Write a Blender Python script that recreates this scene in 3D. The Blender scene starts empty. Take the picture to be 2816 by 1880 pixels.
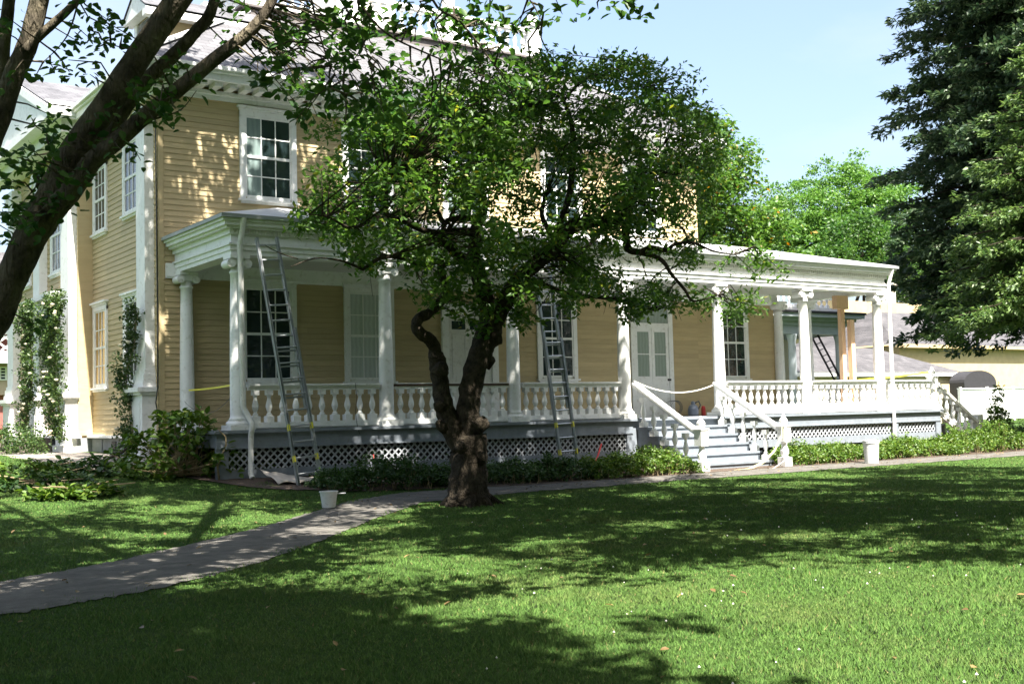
import bpy, math, random
import numpy as np
random.seed(7)
RNG = np.random.default_rng(11)
SC = bpy.context.scene
COL = SC.collection
rad = math.radians

# ------------------------------------------------------------------ camera
F, YAW, PITCH, ROLL = 3249.77, 0.606876, 0.0606180, -0.0246042
PCX, PCY, EYE = 1408.0, 940.0, 1.477
_f = np.array([math.sin(YAW) * math.cos(PITCH), math.cos(YAW) * math.cos(PITCH), math.sin(PITCH)])
_r = np.array([math.cos(YAW), -math.sin(YAW), 0.0])
_u = np.cross(_r, _f)
_c, _s = math.cos(ROLL), math.sin(ROLL)
CR, CU, CF = _c * _r + _s * _u, -_s * _r + _c * _u, _f
CAMP = np.array([0, 0, EYE])
cd = bpy.data.cameras.new('camera')
cam = bpy.data.objects.new('camera', cd)
COL.objects.link(cam)
cd.sensor_width = 36.0
cd.lens = 36.0 * F / 2816.0
cd.clip_start = 0.1
cd.clip_end = 2000
import mathutils
_m = mathutils.Matrix(((CR[0], CU[0], -CF[0], 0), (CR[1], CU[1], -CF[1], 0), (CR[2], CU[2], -CF[2], EYE), (0, 0, 0, 1)))
cam.matrix_world = _m
SC.camera = cam

# ------------------------------------------------------------------ light
SUN_EL, SUN_AZ = rad(59), rad(-9)          # azimuth measured from the -Y facade normal towards +X
sunv = np.array([math.cos(SUN_EL) * math.sin(SUN_AZ), -math.cos(SUN_EL) * math.cos(SUN_AZ), math.sin(SUN_EL)])
sd = bpy.data.lights.new('sun', 'SUN')
sd.energy = 5.0
sd.angle = rad(0.55)
sd.color = (1.0, 0.95, 0.86)
so = bpy.data.objects.new('sun', sd)
COL.objects.link(so)
so.rotation_euler = mathutils.Vector((-sunv[0], -sunv[1], -sunv[2])).to_track_quat('-Z', 'Y').to_euler()
w = bpy.data.worlds.new('World')
SC.world = w
w.use_nodes = True
nt = w.node_tree
sky = nt.nodes.new('ShaderNodeTexSky')
sky.sky_type = 'NISHITA'
sky.sun_disc = False
sky.sun_elevation = SUN_EL
sky.sun_rotation = math.atan2(sunv[0], sunv[1])
sky.air_density = 1.0
sky.dust_density = 4.0
sky.ozone_density = 2.5
bg = nt.nodes['Background']
bg.inputs['Strength'].default_value = 0.082
tcw = nt.nodes.new('ShaderNodeTexCoord')
mpw = nt.nodes.new('ShaderNodeMapping')
mpw.inputs['Scale'].default_value = (1.0, 1.0, 3.2)
nt.links.new(tcw.outputs['Generated'], mpw.inputs['Vector'])
nzw = nt.nodes.new('ShaderNodeTexNoise')
nzw.inputs['Scale'].default_value = 2.2
nzw.inputs['Detail'].default_value = 7
nzw.inputs['Roughness'].default_value = 0.55
nt.links.new(mpw.outputs[0], nzw.inputs['Vector'])
mrw = nt.nodes.new('ShaderNodeMapRange')
mrw.inputs['From Min'].default_value = 0.38
mrw.inputs['From Max'].default_value = 0.72
mrw.inputs['To Min'].default_value = 0.10
mrw.inputs['To Max'].default_value = 0.55
nt.links.new(nzw.outputs['Fac'], mrw.inputs['Value'])
mxw = nt.nodes.new('ShaderNodeMixRGB')
mxw.inputs[2].default_value = (3.1, 3.2, 3.25, 1)      # thin high cloud
nt.links.new(mrw.outputs[0], mxw.inputs[0])
nt.links.new(sky.outputs[0], mxw.inputs[1])
nt.links.new(mxw.outputs[0], bg.inputs[0])
SC.view_settings.view_transform = 'Standard'
SC.view_settings.look = 'None'
SC.view_settings.gamma = 1
SC.view_settings.exposure = 2.2
SC.cycles.max_bounces = 6
SC.cycles.transparent_max_bounces = 6


# ------------------------------------------------------------------ helpers
def ray(x, y):
    return (x - PCX) / F * CR - (y - PCY) / F * CU + CF


def atY(x, y, Y):
    d = ray(x, y)
    return CAMP + d * (Y / d[1])


def atD(x, y, dep):
    return CAMP + ray(x, y) * dep


def smooth(t):
    t = np.clip(t, 0, 1)
    return t * t * (3 - 2 * t)


def ground(x, y):
    x = np.asarray(x, float)
    y = np.asarray(y, float)
    k = 1 - 0.68 * smooth((x - 8.5) / 6.0)
    h = 0.8 * smooth((y - 15.0) / 15.0) * k
    far = smooth((y - 34) / 40.0) * 0.3
    return h + far


def on_ground(x, y):
    d = ray(x, y)
    t = 4.0
    for i in range(4000):
        p = CAMP + d * t
        if p[2] <= ground(p[0], p[1]):
            return p
        t += 0.02
    return CAMP + d * 60


class MB:
    def __init__(self, T=None):
        self.v = []
        self.f = []
        self.T = T

    def add(self, vs, fs):
        n = len(self.v)
        if self.T:
            vs = [self.T(*p) for p in vs]
        self.v.extend([tuple(map(float, p)) for p in vs])
        self.f.extend([tuple(i + n for i in q) for q in fs])
        return self

    def box(self, x0, x1, y0, y1, z0, z1):
        x0, x1 = min(x0, x1), max(x0, x1)
        y0, y1 = min(y0, y1), max(y0, y1)
        z0, z1 = min(z0, z1), max(z0, z1)
        return self.add([(x0, y0, z0), (x1, y0, z0), (x1, y1, z0), (x0, y1, z0), (x0, y0, z1), (x1, y0, z1), (x1, y1, z1), (x0, y1, z1)],
                        [(0, 3, 2, 1), (4, 5, 6, 7), (0, 1, 5, 4), (1, 2, 6, 5), (2, 3, 7, 6), (3, 0, 4, 7)])

    def bar(self, a, b, w, h, up=(0, 0, 1)):
        a = np.array(a, float)
        b = np.array(b, float)
        d = b - a
        d /= np.linalg.norm(d)
        s = np.cross(d, np.array(up, float))
        s /= max(np.linalg.norm(s), 1e-6)
        t = np.cross(s, d)
        vs = []
        for p in (a, b):
            for i, j in ((-1, -1), (1, -1), (1, 1), (-1, 1)):
                vs.append(p + s * i * w / 2 + t * j * h / 2)
        return self.add(vs, [(0, 3, 2, 1), (4, 5, 6, 7), (0, 1, 5, 4), (1, 2, 6, 5), (2, 3, 7, 6), (3, 0, 4, 7)])

    def tube(self, pts, rs, n=8, jit=0.0, cap=True):
        pts = [np.array(p, float) for p in pts]
        if not hasattr(rs, '__len__'):
            rs = [rs] * len(pts)
        base = len(self.v)
        vs = []
        prev = None
        for i, p in enumerate(pts):
            d = pts[min(i + 1, len(pts) - 1)] - pts[max(i - 1, 0)]
            d = d / max(np.linalg.norm(d), 1e-9)
            if prev is None:
                a = np.cross(d, (0.3, 0.2, 1.0) if abs(d[2]) < .95 else (1, 0, 0))
            else:
                a = prev - d * np.dot(prev, d)
            a /= max(np.linalg.norm(a), 1e-9)
            prev = a
            b = np.cross(d, a)
            for k in range(n):
                th = 2 * math.pi * k / n
                r = rs[i] * (1 + (random.uniform(-jit, jit) if jit else 0))
                vs.append(p + (a * math.cos(th) + b * math.sin(th)) * r)
        fs = []
        m = len(pts)
        for i in range(m - 1):
            for k in range(n):
                fs.append((i * n + k, i * n + (k + 1) % n, (i + 1) * n + (k + 1) % n, (i + 1) * n + k))
        if cap:
            fs.append(tuple(range(n - 1, -1, -1)))
            fs.append(tuple((m - 1) * n + k for k in range(n)))
        return self.add(vs, fs)

    def lathe(self, prof, c, n=16, sq=None):
        vs = []
        for r, z in prof:
            for k in range(n):
                th = 2 * math.pi * (k + .5) / n
                vs.append((c[0] + r * math.cos(th), c[1] + r * math.sin(th), c[2] + z))
        fs = []
        m = len(prof)
        for i in range(m - 1):
            for k in range(n):
                fs.append((i * n + k, i * n + (k + 1) % n, (i + 1) * n + (k + 1) % n, (i + 1) * n + k))
        fs.append(tuple(range(n - 1, -1, -1)))
        fs.append(tuple((m - 1) * n + k for k in range(n)))
        return self.add(vs, fs)

    def prism(self, poly, fn0, fn1):
        # poly: list of 2D pts; fn0/fn1 map (a,b)->xyz at the two ends
        n = len(poly)
        vs = [fn0(*p) for p in poly] + [fn1(*p) for p in poly]
        fs = [tuple(range(n - 1, -1, -1)), tuple(range(n, 2 * n))]
        for i in range(n):
            j = (i + 1) % n
            fs.append((i, j, n + j, n + i))
        return self.add(vs, fs)

    def build(self, name, mat, parent=None, origin=None, smooth=False, **props):
        o = np.array(origin, float) if origin is not None else (world_loc(parent) if parent else np.zeros(3))
        me = bpy.data.meshes.new(name)
        me.from_pydata([(v[0] - o[0], v[1] - o[1], v[2] - o[2]) for v in self.v], [], self.f)
        me.validate()
        return link(name, me, mat, parent, o, smooth, **props)


def link(name, me, mat, parent=None, o=(0, 0, 0), smooth=False, fixn=True, **props):
    import bmesh
    if fixn:
        bm = bmesh.new()
        bm.from_mesh(me)
        bmesh.ops.recalc_face_normals(bm, faces=bm.faces)
        bm.to_mesh(me)
        bm.free()
    if smooth:
        me.polygons.foreach_set('use_smooth', [True] * len(me.polygons))
    me.materials.append(mat)
    ob = bpy.data.objects.new(name, me)
    COL.objects.link(ob)
    o = np.array(o, float)
    if parent:
        ob.parent = parent
        ob.location = o - world_loc(parent)
    else:
        ob.location = o
    for k, v in props.items():
        ob[k] = v
    return ob


def world_loc(ob):
    p = np.zeros(3)
    while ob is not None:
        p = p + np.array(ob.location)
        ob = ob.parent
    return p


def thing(name, label, cat, loc=(0, 0, 0), group=None):
    o = bpy.data.objects.new(name, None)
    COL.objects.link(o)
    o.location = loc
    o.empty_display_size = 0.2
    o['label'] = label
    o['category'] = cat
    if group:
        o['group'] = group
    return o


def copy_part(src, parent, wloc):
    c = src.copy()
    COL.objects.link(c)
    c.parent = parent
    c.location = np.array(wloc, float) - world_loc(parent)
    return c


# ------------------------------------------------------------------ materials
def newmat(name):
    m = bpy.data.materials.new(name)
    m.use_nodes = True
    t = m.node_tree
    return m, t, t.nodes['Principled BSDF']


def N(t, typ, **kw):
    n = t.nodes.new(typ)
    for k, v in kw.items():
        setattr(n, k, v)
    return n


def paint(name, col, rough=0.5, var=0.12, scale=6.0, bump=0.0, bscale=60, dirt=None, spec=0.4, stretch=(1, 1, 1)):
    m, t, b = newmat(name)
    tc = N(t, 'ShaderNodeTexCoord')
    mp = N(t, 'ShaderNodeMapping')
    mp.inputs['Scale'].default_value = stretch
    t.links.new(tc.outputs['Object'], mp.inputs['Vector'])
    nz = N(t, 'ShaderNodeTexNoise')
    nz.inputs['Scale'].default_value = scale
    nz.inputs['Detail'].default_value = 6
    nz.inputs['Roughness'].default_value = 0.65
    t.links.new(mp.outputs[0], nz.inputs['Vector'])
    cr = N(t, 'ShaderNodeValToRGB')
    c = np.array(col)
    cr.color_ramp.elements[0].position = 0.25
    cr.color_ramp.elements[0].color = tuple(c * (1 - var * 1.6)) + (1,)
    cr.color_ramp.elements[1].position = 0.7
    cr.color_ramp.elements[1].color = tuple(np.minimum(c * (1 + var), 1)) + (1,)
    t.links.new(nz.outputs['Fac'], cr.inputs[0])
    out = cr.outputs[0]
    if dirt is not None:
        n2 = N(t, 'ShaderNodeTexNoise')
        n2.inputs['Scale'].default_value = scale * 3.3
        n2.inputs['Detail'].default_value = 8
        t.links.new(mp.outputs[0], n2.inputs['Vector'])
        r2 = N(t, 'ShaderNodeValToRGB')
        r2.color_ramp.elements[0].position = 0.56
        r2.color_ramp.elements[1].position = 0.72
        t.links.new(n2.outputs['Fac'], r2.inputs[0])
        mx = N(t, 'ShaderNodeMixRGB')
        mx.inputs[2].default_value = tuple(dirt) + (1,)
        mt = N(t, 'ShaderNodeMath', operation='MULTIPLY')
        mt.inputs[1].default_value = 0.55
        t.links.new(r2.outputs[0], mt.inputs[0])
        t.links.new(mt.outputs[0], mx.inputs[0])
        t.links.new(out, mx.inputs[1])
        out = mx.outputs[0]
    t.links.new(out, b.inputs['Base Color'])
    b.inputs['Roughness'].default_value = rough
    b.inputs['Specular IOR Level'].default_value = spec
    if bump:
        n3 = N(t, 'ShaderNodeTexNoise')
        n3.inputs['Scale'].default_value = bscale
        n3.inputs['Detail'].default_value = 5
        t.links.new(mp.outputs[0], n3.inputs['Vector'])
        bp = N(t, 'ShaderNodeBump')
        bp.inputs['Strength'].default_value = bump
        bp.inputs['Distance'].default_value = 0.02
        t.links.new(n3.outputs['Fac'], bp.inputs['Height'])
        t.links.new(bp.outputs[0], b.inputs['Normal'])
    return m


def leafmat(name, c0, c1, c2=None, trans=0.35, rough=0.45):
    m, t, b = newmat(name)
    g = N(t, 'ShaderNodeNewGeometry')
    cr = N(t, 'ShaderNodeValToRGB')
    cr.color_ramp.elements[0].color = tuple(c0) + (1,)
    cr.color_ramp.elements[1].color = tuple(c1) + (1,)
    cr.color_ramp.elements[1].position = 0.955
    if c2 is not None:
        e = cr.color_ramp.elements.new(1.0)
        e.color = tuple(c2) + (1,)
    t.links.new(g.outputs['Random Per Island'], cr.inputs[0])
    t.links.new(cr.outputs[0], b.inputs['Base Color'])
    b.inputs['Roughness'].default_value = rough
    b.inputs['Specular IOR Level'].default_value = 0.35
    tr = N(t, 'ShaderNodeBsdfTranslucent')
    hs = N(t, 'ShaderNodeHueSaturation')
    hs.inputs['Hue'].default_value = 0.495
    hs.inputs['Saturation'].default_value = 1.1
    hs.inputs['Value'].default_value = 1.5
    t.links.new(cr.outputs[0], hs.inputs['Color'])
    t.links.new(hs.outputs[0], tr.inputs[0])
    mx = N(t, 'ShaderNodeMixShader')
    mx.inputs[0].default_value = trans
    t.links.new(b.outputs[0], mx.inputs[1])
    t.links.new(tr.outputs[0], mx.inputs[2])
    t.links.new(mx.outputs[0], t.nodes['Material Output'].inputs[0])
    return m


def barkmat(name, c0, c1, c2, scale=9):
    m, t, b = newmat(name)
    tc = N(t, 'ShaderNodeTexCoord')
    nz = N(t, 'ShaderNodeTexNoise')
    nz.inputs['Scale'].default_value = scale
    nz.inputs['Detail'].default_value = 10
    nz.inputs['Roughness'].default_value = 0.7
    t.links.new(tc.outputs['Object'], nz.inputs['Vector'])
    cr = N(t, 'ShaderNodeValToRGB')
    cr.color_ramp.elements[0].position = 0.36
    cr.color_ramp.elements[0].color = tuple(c0) + (1,)
    cr.color_ramp.elements[1].position = 0.62
    cr.color_ramp.elements[1].color = tuple(c1) + (1,)
    e = cr.color_ramp.elements.new(0.75)
    e.color = tuple(c2) + (1,)
    t.links.new(nz.outputs['Fac'], cr.inputs[0])
    t.links.new(cr.outputs[0], b.inputs['Base Color'])
    b.inputs['Roughness'].default_value = 0.9
    b.inputs['Specular IOR Level'].default_value = 0.15
    mu = N(t, 'ShaderNodeTexNoise')
    mu.inputs['Scale'].default_value = scale * 4
    mu.inputs['Detail'].default_value = 8
    mu.inputs['Distortion'].default_value = 0.6
    mpb = N(t, 'ShaderNodeMapping')
    mpb.inputs['Scale'].default_value = (1.3, 1.3, 0.32)
    t.links.new(tc.outputs['Object'], mpb.inputs['Vector'])
    t.links.new(mpb.outputs[0], mu.inputs['Vector'])
    bp = N(t, 'ShaderNodeBump')
    bp.inputs['Strength'].default_value = 1.0
    bp.inputs['Distance'].default_value = 0.09
    t.links.new(mu.outputs['Fac'], bp.inputs['Height'])
    t.links.new(bp.outputs[0], b.inputs['Normal'])
    return m


def slatemat(name, axis, col=(0.094, 0.092, 0.099), bw=0.28, bh=0.13):
    m, t, b = newmat(name)
    tc = N(t, 'ShaderNodeTexCoord')
    sx = N(t, 'ShaderNodeSeparateXYZ')
    t.links.new(tc.outputs['Object'], sx.inputs[0])
    cb = N(t, 'ShaderNodeCombineXYZ')
    t.links.new(sx.outputs['X' if axis == 'x' else 'Y'], cb.inputs[0])
    t.links.new(sx.outputs['Z'], cb.inputs[1])
    br = N(t, 'ShaderNodeTexBrick')
    br.inputs['Scale'].default_value = 1.0
    br.inputs['Brick Width'].default_value = bw
    br.inputs['Row Height'].default_value = bh
    br.inputs['Mortar Size'].default_value = 0.006
    br.inputs['Mortar Smooth'].default_value = 0.1
    br.inputs['Bias'].default_value = 0.0
    c = np.array(col)
    br.inputs['Color1'].default_value = tuple(c * 0.8) + (1,)
    br.inputs['Color2'].default_value = tuple(c * 1.2) + (1,)
    br.inputs['Mortar'].default_value = tuple(c * 0.35) + (1,)
    t.links.new(cb.outputs[0], br.inputs['Vector'])
    nz = N(t, 'ShaderNodeTexNoise')
    nz.inputs['Scale'].default_value = 1.6
    nz.inputs['Detail'].default_value = 8
    t.links.new(tc.outputs['Object'], nz.inputs['Vector'])
    mr = N(t, 'ShaderNodeMapRange')
    mr.inputs['From Min'].default_value = 0.3
    mr.inputs['From Max'].default_value = 0.7
    mr.inputs['To Min'].default_value = 0.75
    mr.inputs['To Max'].default_value = 1.25
    t.links.new(nz.outputs['Fac'], mr.inputs['Value'])
    mx = N(t, 'ShaderNodeVectorMath', operation='MULTIPLY')
    t.links.new(br.outputs['Color'], mx.inputs[0])
    t.links.new(mr.outputs[0], mx.inputs[1])
    t.links.new(mx.outputs[0], b.inputs['Base Color'])
    b.inputs['Roughness'].default_value = 0.6
    bp = N(t, 'ShaderNodeBump')
    bp.inputs['Strength'].default_value = 0.6
    bp.inputs['Distance'].default_value = 0.02
    bp.invert = True
    t.links.new(br.outputs['Fac'], bp.inputs['Height'])
    t.links.new(bp.outputs[0], b.inputs['Normal'])
    return m


def glassmat(name, col=(0.012, 0.016, 0.018), rough=0.04, wave=0.15):
    m, t, b = newmat(name)
    tc = N(t, 'ShaderNodeTexCoord')
    nz = N(t, 'ShaderNodeTexNoise')
    nz.inputs['Scale'].default_value = 2.5
    nz.inputs['Detail'].default_value = 3
    t.links.new(tc.outputs['Object'], nz.inputs['Vector'])
    bp = N(t, 'ShaderNodeBump')
    bp.inputs['Strength'].default_value = wave
    bp.inputs['Distance'].default_value = 0.05
    t.links.new(nz.outputs['Fac'], bp.inputs['Height'])
    t.links.new(bp.outputs[0], b.inputs['Normal'])
    b.inputs['Base Color'].default_value = tuple(col) + (1,)
    b.inputs['Roughness'].default_value = rough
    b.inputs['Specular IOR Level'].default_value = 0.75
    return m


def curtainmat(name, c):
    m, t, b = newmat(name)
    tc = N(t, 'ShaderNodeTexCoord')
    wv = N(t, 'ShaderNodeTexWave')
    wv.inputs['Scale'].default_value = 2.6
    wv.inputs['Distortion'].default_value = 4.5
    wv.inputs['Detail'].default_value = 3
    t.links.new(tc.outputs['Object'], wv.inputs['Vector'])
    cr = N(t, 'ShaderNodeValToRGB')
    c = np.array(c)
    cr.color_ramp.elements[0].color = tuple(c * 0.86) + (1,)
    cr.color_ramp.elements[1].color = tuple(c) + (1,)
    t.links.new(wv.outputs['Fac'], cr.inputs[0])
    t.links.new(cr.outputs[0], b.inputs['Base Color'])
    b.inputs['Roughness'].default_value = 0.12
    b.inputs['Specular IOR Level'].default_value = 0.6
    return m


def lawnmat():
    m, t, b = newmat('lawn_soil')
    tc = N(t, 'ShaderNodeTexCoord')
    n1 = N(t, 'ShaderNodeTexNoise')
    n1.inputs['Scale'].default_value = 0.8
    n1.inputs['Detail'].default_value = 8
    n2 = N(t, 'ShaderNodeTexNoise')
    n2.inputs['Scale'].default_value = 28
    n2.inputs['Detail'].default_value = 6
    n2.inputs['Roughness'].default_value = 0.75
    t.links.new(tc.outputs['Object'], n1.inputs['Vector'])
    t.links.new(tc.outputs['Object'], n2.inputs['Vector'])
    c1 = N(t, 'ShaderNodeValToRGB')
    c1.color_ramp.elements[0].position = 0.3
    c1.color_ramp.elements[0].color = (0.030, 0.070, 0.014, 1)
    c1.color_ramp.elements[1].position = 0.72
    c1.color_ramp.elements[1].color = (0.062, 0.110, 0.026, 1)
    t.links.new(n1.outputs['Fac'], c1.inputs[0])
    c2 = N(t, 'ShaderNodeValToRGB')
    c2.color_ramp.elements[0].position = 0.3
    c2.color_ramp.elements[0].color = (0.45, 0.45, 0.4, 1)
    c2.color_ramp.elements[1].position = 0.7
    c2.color_ramp.elements[1].color = (1.35, 1.3, 1.2, 1)
    t.links.new(n2.outputs['Fac'], c2.inputs[0])
    mx = N(t, 'ShaderNodeVectorMath', operation='MULTIPLY')
    t.links.new(c1.outputs[0], mx.inputs[0])
    t.links.new(c2.outputs[0], mx.inputs[1])
    t.links.new(mx.outputs[0], b.inputs['Base Color'])
    b.inputs['Roughness'].default_value = 0.95
    b.inputs['Specular IOR Level'].default_value = 0.1
    bp = N(t, 'ShaderNodeBump')
    bp.inputs['Strength'].default_value = 0.8
    bp.inputs['Distance'].default_value = 0.05
    t.links.new(n2.outputs['Fac'], bp.inputs['Height'])
    t.links.new(bp.outputs[0], b.inputs['Normal'])
    return m


M = {}
M['white'] = paint('white_paint', (0.78, 0.78, 0.76), 0.5, 0.05, 3, dirt=(0.5, 0.48, 0.42))
M['cream'] = paint('aged_white_paint', (0.70, 0.69, 0.65), 0.55, 0.07, 4, dirt=(0.4, 0.37, 0.3))
M['yellow'] = paint('yellow_clapboard_paint', (0.48, 0.38, 0.212), 0.6, 0.07, 2.2, stretch=(0.6, 0.6, 4), dirt=(0.44, 0.32, 0.16))
def island_var(m, lo, hi):
    t = m.node_tree
    b = t.nodes['Principled BSDF']
    src = b.inputs['Base Color'].links[0].from_socket
    g = N(t, 'ShaderNodeNewGeometry')
    mr = N(t, 'ShaderNodeMapRange')
    mr.inputs['To Min'].default_value = lo
    mr.inputs['To Max'].default_value = hi
    t.links.new(g.outputs['Random Per Island'], mr.inputs['Value'])
    vm = N(t, 'ShaderNodeVectorMath', operation='MULTIPLY')
    t.links.new(src, vm.inputs[0])
    t.links.new(mr.outputs[0], vm.inputs[1])
    t.links.new(vm.outputs[0], b.inputs['Base Color'])


island_var(M['yellow'], 0.90, 1.06)
M['grey'] = paint('grey_blue_deck_paint', (0.20, 0.225, 0.255), 0.55, 0.12, 5, dirt=(0.16, 0.16, 0.16))
M['far_grey'] = paint('pale_blue_grey_paint', (0.48, 0.53, 0.56), 0.6, 0.08, 3)
M['foundation'] = paint('grey_foundation', (0.24, 0.25, 0.26), 0.8, 0.15, 3, bump=0.3, bscale=20)
M['dark'] = paint('dark_trim', (0.05, 0.045, 0.045), 0.6, 0.2, 5)
M['brownwood'] = paint('bare_dark_wood', (0.075, 0.045, 0.03), 0.7, 0.3, 9, stretch=(0.5, 4, 4))
M['slate_x'] = slatemat('slate_side', 'x')
M['slate_y'] = slatemat('slate_front', 'y')
M['tin'] = paint('painted_tin_roof', (0.55, 0.55, 0.55), 0.45, 0.1, 3)
M['glass'] = glassmat('dark_window_glass', (0.016, 0.027, 0.029), 0.03, 0.5)
M['curtain_green'] = curtainmat('glass_with_pale_green_curtain', (0.30, 0.36, 0.31))
M['curtain_amber'] = curtainmat('glass_with_amber_curtain', (0.45, 0.28, 0.09))
M['blind'] = curtainmat('glass_with_pale_blind', (0.20, 0.26, 0.25))
M['curtain_white'] = curtainmat('glass_with_white_curtain', (0.55, 0.60, 0.57))
M['stone'] = paint('brown_stone', (0.16, 0.125, 0.11), 0.85, 0.2, 6, bump=0.4)
M['chimney'] = paint('whitewashed_brick', (0.72, 0.69, 0.64), 0.8, 0.08, 3, dirt=(0.5, 0.38, 0.27), bump=0.3, bscale=14)
M['alu'] = paint('aluminium', (0.42, 0.44, 0.46), 0.42, 0.1, 20, spec=0.6)
M['alu'].node_tree.nodes['Principled BSDF'].inputs['Metallic'].default_value = 0.75
M['lawn'] = lawnmat()
M['path'] = paint('gravel_path', (0.108, 0.10, 0.088), 0.95, 0.36, 3.5, bump=0.6, bscale=110, dirt=(0.06, 0.05, 0.04))
M['mulch'] = paint('mulch', (0.085, 0.06, 0.045), 0.95, 0.35, 25, bump=0.9, bscale=70, dirt=(0.2, 0.17, 0.13))
M['pebble'] = paint('pebbles', (0.27, 0.24, 0.21), 0.9, 0.45, 40, bump=0.9, bscale=60)
def softnormal(m, k=0.35):
    t = m.node_tree
    g = N(t, 'ShaderNodeNewGeometry')
    s = N(t, 'ShaderNodeVectorMath', operation='SCALE')
    s.inputs['Scale'].default_value = k
    t.links.new(g.outputs['Normal'], s.inputs[0])
    ad = N(t, 'ShaderNodeVectorMath', operation='ADD')
    ad.inputs[1].default_value = (0, 0, 1)
    t.links.new(s.outputs[0], ad.inputs[0])
    nm = N(t, 'ShaderNodeVectorMath', operation='NORMALIZE')
    t.links.new(ad.outputs[0], nm.inputs[0])
    for n in t.nodes:
        if n.type in ('BSDF_PRINCIPLED',):
            t.links.new(nm.outputs[0], n.inputs['Normal'])
            n.inputs['Specular IOR Level'].default_value = 0.15
            n.inputs['Roughness'].default_value = 0.7


M['grass'] = leafmat('grass_blades', (0.046, 0.110, 0.020), (0.110, 0.19, 0.046), (0.22, 0.19, 0.08), trans=0.3, rough=0.5)
softnormal(M['grass'])
_t = M['grass'].node_tree
_tc = N(_t, 'ShaderNodeTexCoord')
_nz = N(_t, 'ShaderNodeTexNoise')
_nz.inputs['Scale'].default_value = 0.55
_nz.inputs['Detail'].default_value = 7
_nz.inputs['Roughness'].default_value = 0.7
_t.links.new(_tc.outputs['Object'], _nz.inputs['Vector'])
_mr = N(_t, 'ShaderNodeMapRange')
_mr.inputs['From Min'].default_value = 0.5
_mr.inputs['From Max'].default_value = 0.74
_mr.inputs['To Max'].default_value = 0.55
_t.links.new(_nz.outputs['Fac'], _mr.inputs['Value'])
_mx = N(_t, 'ShaderNodeMixRGB')
_mx.inputs[2].default_value = (0.16, 0.165, 0.06, 1)      # drier patches of turf
_ramp = [n for n in _t.nodes if n.type == 'VALTORGB'][0]
_tos = [l.to_socket for l in _ramp.outputs[0].links]
_t.links.new(_mr.outputs[0], _mx.inputs[0])
_t.links.new(_ramp.outputs[0], _mx.inputs[1])
for _s2 in _tos:
    _t.links.new(_mx.outputs[0], _s2)
M['bark'] = barkmat('grey_brown_bark', (0.022, 0.018, 0.013), (0.075, 0.060, 0.042), (0.15, 0.135, 0.08))
M['bark2'] = barkmat('lichened_grey_bark', (0.055, 0.045, 0.034), (0.17, 0.145, 0.10), (0.28, 0.27, 0.16), scale=5)
M['leaf_apple'] = leafmat('small_green_leaves', (0.038, 0.098, 0.020), (0.110, 0.195, 0.036), (0.28, 0.27, 0.04), trans=0.48)
M['leaf_elm'] = leafmat('broad_green_leaves', (0.028, 0.078, 0.020), (0.068, 0.135, 0.027), trans=0.45)
M['leaf_linden'] = leafmat('olive_green_leaves', (0.022, 0.050, 0.024), (0.065, 0.10, 0.042), trans=0.25)
M['leaf_spruce'] = leafmat('sunny_olive_sprays', (0.045, 0.095, 0.028), (0.12, 0.18, 0.052), trans=0.3)
M['leaf_locust'] = leafmat('bright_green_leaves', (0.055, 0.14, 0.028), (0.12, 0.22, 0.045), trans=0.4)
M['leaf_ash'] = leafmat('mid_green_leaves', (0.04, 0.105, 0.022), (0.105, 0.19, 0.032), (0.4, 0.16, 0.02), trans=0.4)
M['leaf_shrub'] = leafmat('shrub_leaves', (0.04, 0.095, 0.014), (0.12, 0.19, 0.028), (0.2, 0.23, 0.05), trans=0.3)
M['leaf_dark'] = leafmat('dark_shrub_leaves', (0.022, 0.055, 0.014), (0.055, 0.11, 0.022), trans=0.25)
M['leaf_rose'] = leafmat('rose_leaves', (0.02, 0.05, 0.015), (0.075, 0.12, 0.028), trans=0.3)
M['dead_leaf'] = leafmat('fallen_leaf', (0.10, 0.06, 0.025), (0.30, 0.21, 0.09), trans=0.15)
M['bloom'] = paint('cream_petals', (0.75, 0.68, 0.52), 0.6, 0.1, 5)
M['clover'] = paint('clover_white', (0.7, 0.68, 0.62), 0.7, 0.1, 5)
M['plastic_white'] = paint('white_plastic', (0.62, 0.63, 0.64), 0.4, 0.06, 7, dirt=(0.30, 0.29, 0.27))
M['yellow_tape'] = paint('yellow_plastic_tape', (0.75, 0.68, 0.08), 0.4, 0.08, 12)
M['pale_tape'] = paint('pale_yellow_tape', (0.78, 0.76, 0.42), 0.4, 0.08, 12)
M['rope'] = paint('white_rope', (0.78, 0.75, 0.68), 0.8, 0.1, 40)
M['red'] = paint('red_plastic', (0.5, 0.045, 0.04), 0.45, 0.1, 8)
M['lumber'] = paint('raw_lumber', (0.70, 0.47, 0.30), 0.7, 0.14, 5, stretch=(6, 6, 0.5))
M['tarp'] = paint('pale_drop_cloth', (0.50, 0.44, 0.37), 0.8, 0.15, 4, bump=0.3)
M['twig'] = paint('pale_twig', (0.30, 0.23, 0.13), 0.8, 0.2, 15)
M['cable'] = paint('black_cable', (0.02, 0.02, 0.02), 0.5, 0.1, 10)
M['jug'] = paint('bluish_plastic', (0.24, 0.28, 0.36), 0.3, 0.1, 8)
M['wire'] = paint('grey_wire', (0.16, 0.16, 0.15), 0.5, 0.2, 20)
M['fence_white'] = paint('white_fence_paint', (0.80, 0.80, 0.78), 0.6, 0.04, 4)
M['stucco'] = paint('pale_yellow_stucco', (0.46, 0.36, 0.20), 0.8, 0.1, 2)
M['stucco_pale'] = paint('pale_cream_siding', (0.58, 0.50, 0.33), 0.7, 0.06, 2)
M['shingle'] = slatemat('grey_shingles', 'x', (0.075, 0.07, 0.072), 0.3, 0.12)
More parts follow.
